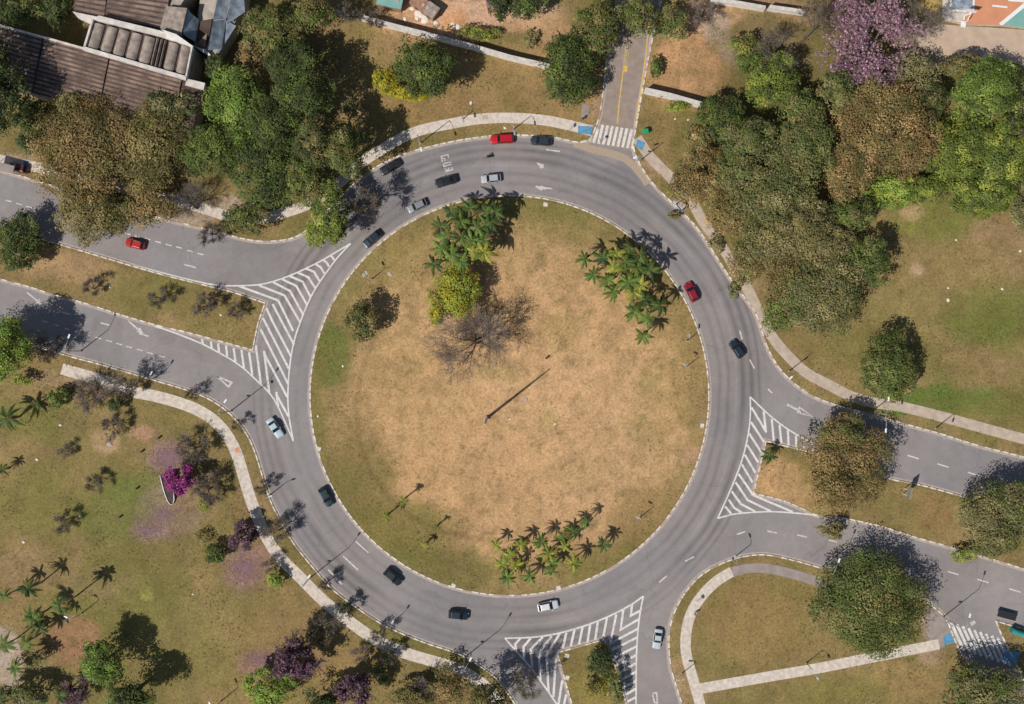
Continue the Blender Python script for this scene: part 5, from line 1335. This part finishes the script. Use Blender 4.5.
# dark posts on the lower left lawn
for px, py, w in ((159, 438, 'nearest the pink dirt patch'), (142, 451.5, 'in the open grass left of the magenta tree'), (137, 488.5, 'on the green patch left of the slide'), (120, 517, 'lowest on the green patch'), (100, 573, 'beside the lone short lamp'),
                 (214, 463, 'under the bare tree by the footpath'), (546.5, 358, 'on the sandy top half of the round lawn')):
    x, y = G(px, py); o = empty('wooden_post', (x, y, .08)); tag(o, 'short dark wooden post ' + w, 'post', 'short dark posts on the grass')
    m = MB(); m.tube([(0, 0, -.1), (0, 0, .75)], [.2, .18], M['wood'], 10); m.build('shaft', o)
    m = MB(); m.tube([(0, 0, .75), (0, 0, .82)], [.24, .22], M['black'], 10); m.build('cap', o)
# pale stones and litter
def stone(px, py, s, label, mat=None):
    x, y = G(px, py); rnd = random.Random(int(px * 31 + py)); m = MB(); n = 9; vs = []; fs = []
    for i, (zz, rr) in enumerate(((0, 1), (.45, .95), (.8, .6))):
        for k in range(n): a = 2 * PI * k / n; r = rr * rnd.uniform(.8, 1.15); vs.append((r * math.cos(a), r * .75 * math.sin(a), zz * (.35 if s > .55 else .7)))
    fs = [(i * n + k, i * n + (k + 1) % n, (i + 1) * n + (k + 1) % n, (i + 1) * n + k) for i in range(2) for k in range(n)] + [tuple(2 * n + k for k in range(n))]
    m.add(vs, fs, mat or (M['gutter'] if s > .55 and py > 60 else M['stone'])); o = m.build('stone'); o.location = (x, y, .08); s *= .8; o.scale = (s, s, s); o.rotation_euler = (0, 0, rnd.uniform(0, 3)); tag(o, label, 'stone', 'pale stones on the grass')
for px, py, s, l in ((37.5,459.5,.45,'white stone on the left lawn nearest the left edge'), (60.5,425,.4,'white stone below the bare tree near the left palms'), (80,516,.35,'white stone right of the grey leafless tree'), (24,542,.5,'white stone on the lawn above the corner palms'),
    (66,620,.45,'white stone at the edge of the red dirt'), (110,444,.8,'large pale slab stone on the pink dirt patch'), (526,400,.6,'pale square stone beside the flagpole shadow'), (555,424,.35,'small pale stone at the lower right of the flagpole'),
    (510,419,.3,'white stone right of the flagpole base'), (318,416,.35,'white stone by the left kerb of the round lawn'), (343,366,.35,'white stone on the green left part of the round lawn'), (390,274,.7,'grey flat stone at the upper left of the round lawn'),
    (364,275,.6,'grey rough stone near the upper left lawn lamp'), (193,594,.3,'small white stone in the open lower lawn'), (948,270+18,.3,'small white stone on the right lawn upper part'), (948,300,.5,'long pale stone in the middle of the right lawn'),
    (1020,251,.4,'pale stone at the right edge of the right lawn'), (1002,289,.4,'pale round stone on the green part of the right lawn'), (956,240,.3,'tiny pale stone near the yellow-green tree'), (110,287,.35,'white stone on the strip between the left roads'),
    (221,315,.35,'white stone on the strip near the left gore'), (675,119,.3,'white stone on the grass right of the green bin'), (471,103,.5,'pale stone on the top lawn above the path'), (505,128,.4,'white round stone on the top verge above the red car'),
    (688,120,.3,'white stone near the trees at the end of the short wall')):
    stone(px, py, s, l)
RB = [(418,13,1.0),(421,16,.8),(425,19,1.1),(417,18,.7),(436,23,.7),(405,19,.6),(453,25,.7),(458,27,.8),(403,11,.5),(428,16,.6),(412,9,.6),(400,4,.5),(410,4,.5),(424,21,.9)]
for i, (px, py, s) in enumerate(sorted(RB)):
    stone(px, py, s, 'white lump of rubble behind the white wall, ' + ORD[i])

# ------------------------------------------------------------------ walls
def wall(pts, h, label, t=.3):
    P = [Vector(G(*p)) for p in pts]; o = empty('boundary_wall', (P[0].x, P[0].y, 0)); tag(o, label, 'wall', 'white boundary walls')
    Q = [(p.x - P[0].x, p.y - P[0].y) for p in P]; N = normals(Q, False)
    def slab(nm, w, z0, z1, mat):
        m = MB(); vs = []
        for p, n in zip(Q, N):
            for s, z in ((-w, z0), (-w, z1), (w, z1), (w, z0)): vs.append((p[0] + n.x * s, p[1] + n.y * s, z))
        k = len(Q); fs = [(i * 4 + j, i * 4 + (j + 1) % 4, (i + 1) * 4 + (j + 1) % 4, (i + 1) * 4 + j) for i in range(k - 1) for j in range(4)]
        fs = [f[::-1] for f in fs] + [(0, 1, 2, 3), tuple((k - 1) * 4 + j for j in (3, 2, 1, 0))]
        m.add(vs, fs, mat); m.build(nm, o)
    slab('wall_body', t / 2, -.2, h, M['wall_white']); slab('coping', t / 2 + .1, h, h + .12, M['coping'])
wall([(330,12.5),(350,18)], 2.3, 'short shaded white wall piece among the trees at the top', .5)
wall([(362,20),(385,26.5),(430,38),(470,48.5),(510,60),(549,69)], 2.5, 'long white boundary wall behind the top lawn', .5)
wall([(512-1,60.5),(549,69.6)][:2], .6, 'low white footing against the end of the long boundary wall', .9) if False else None
wall([(643.5,92.5),(668,98),(700,107)], 2.6, 'short white boundary wall right of the side street', .6)
wall([(709,3),(735,6),(763,11)], 2.2, 'white wall at the top edge beyond the dirt plot', .5)
wall([(767,10),(802,15)], 2.2, 'white wall segment left of the leafless trees at the top', .5)

# ------------------------------------------------------------------ factory building
fac = empty('factory_building', (*G(140, 50), 0)); tag(fac, 'old factory with brown tiled roofs and a row of roof vaults', 'building')
FX, FY = G(140, 50)
def bp(px, py, h): x, y = G(px, py, h); return (x - FX, y - FY)
def fprism(nm, pts, h0, h1, mat, bevel=0):
    m = MB(); m.prism([bp(*p, h1) for p in pts], h0, h1, mat); return m.build(nm, fac, bevel=bevel)
def ribbed(nm, quad, h, mat, pitch=.82, amp=.2, rise=0):
    """a roof with rows of tiles: quad a,b along the ridge side, d,c along the eave"""
    a, b, c, d = [Vector((*bp(*p, h), 0)) for p in quad]
    n = max(4, int((d - a).length / pitch)); m = MB(); vs = []; fs = []; nu = 24
    rnd = random.Random(3)
    for i in range(n + 1):
        for sgn in (0, 1):
            t = (i + (.62 if sgn else 0)) / n
            for j in range(nu + 1):
                u = j / nu; p = a.lerp(d, t).lerp(b.lerp(c, t), u)
                z = h + rise * (1 - t) + (amp if sgn else 0) + rnd.uniform(-.02, .02)
                vs.append((p.x, p.y, z))
    w = nu + 1; f1 = []; f2 = []
    for i in range(n):
        for j in range(nu):
            r0 = 2 * i * w; r1 = (2 * i + 1) * w; r2 = (2 * i + 2) * w
            f1.append((r0 + j, r1 + j, r1 + j + 1, r0 + j + 1)); f2.append((r1 + j, r2 + j, r2 + j + 1, r1 + j + 1))
    m.add(vs, f1, mat); b0 = 0; k = m.mi(M['roof_dark'])  # dark risers paint shade lines between the tile rows
    for f in f2: m.f.append(list(f)); m.m.append(k)
    return m.build(nm, fac)
# lower hall
fprism('wall', [(-34,18),(203,83),(189,137),(-48,72)], 0, 5.6, M['wall_dirty'])
ribbed('roof', [(-36,16),(45,38.6),(32,92),(-50,70)], 5.8, M['roof_tile'], rise=1.0)
ribbed('roof', [(46.5,39),(111,57),(98,111),(33.5,92.5)], 5.8, M['roof_tile'], rise=1.0)
ribbed('roof', [(112.5,57.5),(184,77.5),(171,131),(99.5,111.5)], 5.8, M['roof_tile'], rise=1.0)
ribbed('roof', [(185.5,78),(205,83.5),(191,138),(172.5,131.5)], 5.8, M['roof_dark'], rise=1.0)
for q in ([(45,38.6),(46.5,39),(33.5,93),(32,92.5)], [(111,57),(112.5,57.5),(99.5,112),(98,111.5)], [(184,77.5),(185.5,78),(172.5,132),(171,131.5)]):
    fprism('roof_gutter', q, 5.5, 5.85, M['roof_dark'])
for q in ([(46,36.8),(84,47.4),(83.4,49.4),(45.5,38.8)], [(187,78.6),(205,83),(203.5,90),(185,85)]):
    fprism('parapet', q, 5.6, 7.2, M['fascia'])
fprism('parapet', [(-36,14.5),(46,36.8),(45.5,38.8),(-36.5,16.5)], 5.6, 7.0, M['fascia'])
# raised middle block with vaults
fprism('wall', [(92.2,20.5),(192.4,46.5),(186,77.5),(84,47.4)], 0, 8.6, M['wall_dirty'])
fprism('parapet', [(91.5,19),(99,15.5),(160,30.5),(193,45),(192.4,47.4),(159,36)], 8.6, 9.5, M['fascia'])
fprism('parapet', [(83.8,46.2),(186.4,76.2),(185.8,80),(83,50)], 8.6, 9.6, M['fascia'])
fprism('parapet', [(91.5,19),(93.4,19.5),(85,47),(83.2,46.5)], 8.6, 9.6, M['fascia'])
fprism('parapet', [(191,46),(192.8,46.5),(186.6,77),(185,76.5)], 8.6, 9.6, M['fascia'])
fprism('roof_deck', [(93,20.5),(191.5,46.5),(185,76),(85,46.5)], 8.5, 8.66, M['roof_dark'])
def vault(t0, t1):
    a0 = Vector((*bp(93.5,22.5,9), 0)); a1 = Vector((*bp(191,47.5,9), 0)); b0 = Vector((*bp(86,46,9), 0)); b1 = Vector((*bp(185.5,75,9), 0))
    m = MB(); vs = []; n = 8
    for i in range(n + 1):
        t = t0 + (t1 - t0) * i / n; z = 8.68 + .75 * math.sin(PI * (i / n) * .92 + .12) ** .7
        p = a0.lerp(a1, t); q = b0.lerp(b1, t); vs += [(p.x, p.y, z), (q.x, q.y, z)]
    fs = [(2 * i, 2 * i + 1, 2 * i + 3, 2 * i + 2) for i in range(n)]
    fs += [tuple(2 * i for i in range(n, -1, -1)), tuple(2 * i + 1 for i in range(n + 1))]
    m.add(vs, fs, M['vault']); m.build('roof_vault', fac)
for t0, t1 in ((.01,.115),(.14,.245),(.265,.37),(.395,.50),(.525,.63),(.65,.672),(.69,.712),(.73,.75),(.775,.875),(.9,.99)): vault(t0, t1)
# upper hall
fprism('wall', [(79,-46),(75,12),(164,32),(196,-20),(200,-46)], 0, 7.4, M['wall_dirty'])
ribbed('roof', [(80,-48),(114,-48),(104,17.5),(74,11)], 7.6, M['roof_tile'], rise=.8)
ribbed('roof', [(115.5,-48),(178,-48),(164,31),(105.5,18)], 7.6, M['roof_tile'], rise=.8)
fprism('parapet', [(72.5,11.5),(99,17),(92,24.5),(78,18)], 7.2, 8.2, M['fascia'])
fprism('roof_deck', [(166,6),(187,8),(181,35),(160,28)], 7.0, 8.7, M['vault'])
fprism('roof_gutter', [(114,-48),(115.5,-48),(105.5,18.2),(104,17.6)], 7.3, 7.7, M['roof_dark'])
fprism('gable', [(160.6,29),(176,34),(192.8,46),(174,40)], 8.8, 9.9, M['wall_white'])
# annex with white sheet roofs, shade put into their blue-grey colour and slope
def slope(nm, pts, hs, mat):
    m = MB(); P = [bp(p[0], p[1], h) for p, h in zip(pts, hs)]; n = len(P)
    vs = [(p[0], p[1], h) for p, h in zip(P, hs)] + [(p[0], p[1], h - .25) for p, h in zip(P, hs)]
    m.add(vs, [tuple(range(n - 1, -1, -1)), tuple(range(n, 2 * n))] + [(i, (i + 1) % n, n + (i + 1) % n, n + i) for i in range(n)], mat); m.build(nm, fac)
fprism('wall', [(194,47),(214,57),(243,9),(246,-40),(205,-40)], 0, 5.2, M['wall_dirty'])
slope('annex_roof', [(185,8),(199,20),(195,42),(183,34)], [8.4,6.0,6.0,8.4], M['shade_blue_grey'])
slope('annex_roof', [(219,-10),(230,-14),(226,18),(213,20)], [8.2,6.8,6.8,8.2], M['shade_blue_grey'])
slope('annex_roof', [(231,-14),(243,-16),(245,12),(227,24)], [6.7,5.3,5.3,6.7], M['shade_blue_grey'])
slope('annex_roof', [(213,21),(226,19),(222,48),(208,50)], [8.0,6.2,6.2,8.0], M['shade_blue_grey'])
slope('annex_roof', [(226,20),(236,26),(220,55),(216,57)], [6.1,5.3,5.3,6.1], M['shade_blue_grey'])
slope('annex_roof', [(194,46.5),(207,33),(205,47)], [5.8,7.6,5.8], M['roof_tile'])
slope('annex_roof', [(193.5,46),(206,50),(213,57.5),(209,56)], [6.2,6.2,6.0,6.0], M['fascia'])
slope('annex_roof', [(200,21),(212,19),(207,48),(196,44)], [5.6,5.6,5.5,5.5], M['roof_dark'])
for i in range(4):
    x, y = bp(196 + i * 4, 50 + i * 2.4, 3); m = MB(); m.box(x - .35, x + .35, y - .4, y + .0, 1.6, 2.9, M['window_dark'])
    f = m.build('window', fac)

# small sheds behind the wall
def shed(px, py, w, d, h, rz, mat, label):
    x, y = G(px, py, h); o = empty('shed', (x, y, 0), math.radians(rz)); tag(o, label, 'shed')
    m = MB(); m.box(-w / 2 + .1, w / 2 - .1, -d / 2 + .1, d / 2 - .1, 0, h, M['brick']); m.build('wall', o)
    m = MB(); m.box(-w / 2, w / 2, -d / 2, d / 2, h, h + .12, mat); m.build('roof', o)
    m = MB(); m.box(-.4, .4, -d / 2 + .06, -d / 2 + .1, .05, 1.9, M['wood']); m.build('door', o)
    for sx in (-.32, .32):
        m = MB(); m.box(sx * w - .25, sx * w + .25, -.3, .3, h + .125, h + .2, M['concrete']); m.build('roof_hatch', o)
shed(431, 10, 2.6, 2.6, 2.3, -35, M['vault'], 'little brick hut with pale flat roof beside the rubble')
shed(419, 2, 3.2, 2.4, 2.2, -35, M['brick'], 'ruined brick hut at the top edge beside the rubble')
shed(390, 0, 5.0, 2.8, 2.6, -12, M['court_teal'], 'shed with pale green roof at the top edge')
shed(494, 1, 3.4, 3.2, 2.4, -80, M['roof_tile'], 'brown roofed shed at the top edge above the scrub')

# ------------------------------------------------------------------ sports court and plaza
poly_sheet('plaza', [(915,22),(932,24),(1180,40),(1180,90),(1024,66),(990,58),(945,56),(920,48)], .125, M['plaza'])
poly_sheet('sports_court', [(942,-60),(1180,-60),(1180,40),(1024,27.5),(964,24.5),(943,20)], .129, M['court_orange'])
poly_sheet('sports_court', [(943,-60),(976,-60),(973,10),(966,13),(963,23),(942,20)], .132, M['path'])
poly_sheet('sports_court_key', [(951,-30),(973,-30),(972,9),(951,9)], .135, M['shade_blue_grey'])
strokes('court_line', [[(950.5,-30),(950.5,10)], [(974,-30),(973.5,11.5),(948,11)], [(963,24),(964,16),(975,11)]], .3, .139, 'court_white')
poly_sheet('sports_court', [(1003,25.5),(1032,-2),(1180,-2),(1180,40),(1024,28)], .136, M['court_teal'])
strokes('court_line', [[(1000,25),(1028,2)], [(1008,-.5),(1060,3)]], .75, .143, 'court_white')
strokes('court_line', [[(992,5.8),(1007,7.5)]], .35, .1405, 'court_white')
mb = MB(); ribbon(mb, [G(x, y) for x, y in ((942,20),(964,25),(1003,26),(1024,28.5),(1180,41))], .28, .15, M['path_pink']); tag(mb.build('court_edging'), kind='structure')
x, y = G(963, 24); o = empty('basketball_hoop', (x, y, .13), math.radians(80)); tag(o, 'basketball hoop stand at the edge of the orange court', 'basketball hoop')
m = MB(); m.box(-.7, .5, -.5, .5, 0, .3, M['court_white']); m.build('base', o, bevel=.04)
m = MB(); m.tube([(0, 0, .2), (.1, 0, 2.2), (1.4, 0, 3.3)], [.14, .12, .1], M['court_white'], 8); m.build('pole', o)
m = MB(); m.box(1.4, 1.46, -.9, .9, 2.9, 3.95, M['court_white']); m.build('backboard', o)
m = MB(); m.tube([(1.7 + .22 * math.cos(a) , .22 * math.sin(a), 3.05) for a in [2 * PI * k / 12 for k in range(13)]], [.02] * 13, M['tail_red'], 5, cap=False); m.build('rim', o)

# ------------------------------------------------------------------ light and camera
w = bpy.data.worlds.new('World'); SC.world = w; w.use_nodes = True
nt = w.node_tree; bg = nt.nodes['Background']; sky = nt.nodes.new('ShaderNodeTexSky'); sky.sky_type = 'NISHITA'; sky.sun_disc = False
EL, AZ = math.radians(49), math.radians(38)
sv = Vector((-math.cos(AZ) * math.cos(EL), -math.sin(AZ) * math.cos(EL), math.sin(EL)))
sky.sun_elevation = EL; sky.sun_rotation = math.atan2(sv.x, sv.y)
nt.links.new(sky.outputs[0], bg.inputs[0]); bg.inputs[1].default_value = .064
sl = bpy.data.lights.new('sun', 'SUN'); sl.energy = 4.05; sl.angle = math.radians(.53); sl.color = (1, .965, .915)
so = bpy.data.objects.new('sun', sl); C.objects.link(so); so.rotation_euler = (-sv).to_track_quat('-Z', 'Y').to_euler()
cam = bpy.data.cameras.new('camera'); co = bpy.data.objects.new('camera', cam); C.objects.link(co)
co.location = (0, 0, CAMH); co.rotation_euler = (0, 0, 0)
cam.sensor_fit = 'HORIZONTAL'; cam.sensor_width = 36; cam.lens = 36 * CAMH / (1024 * S)
cam.clip_start = 1; cam.clip_end = 6000
SC.camera = co
SC.view_settings.view_transform = 'Standard'; SC.view_settings.look = 'None'; SC.view_settings.exposure = 0; SC.view_settings.gamma = 1
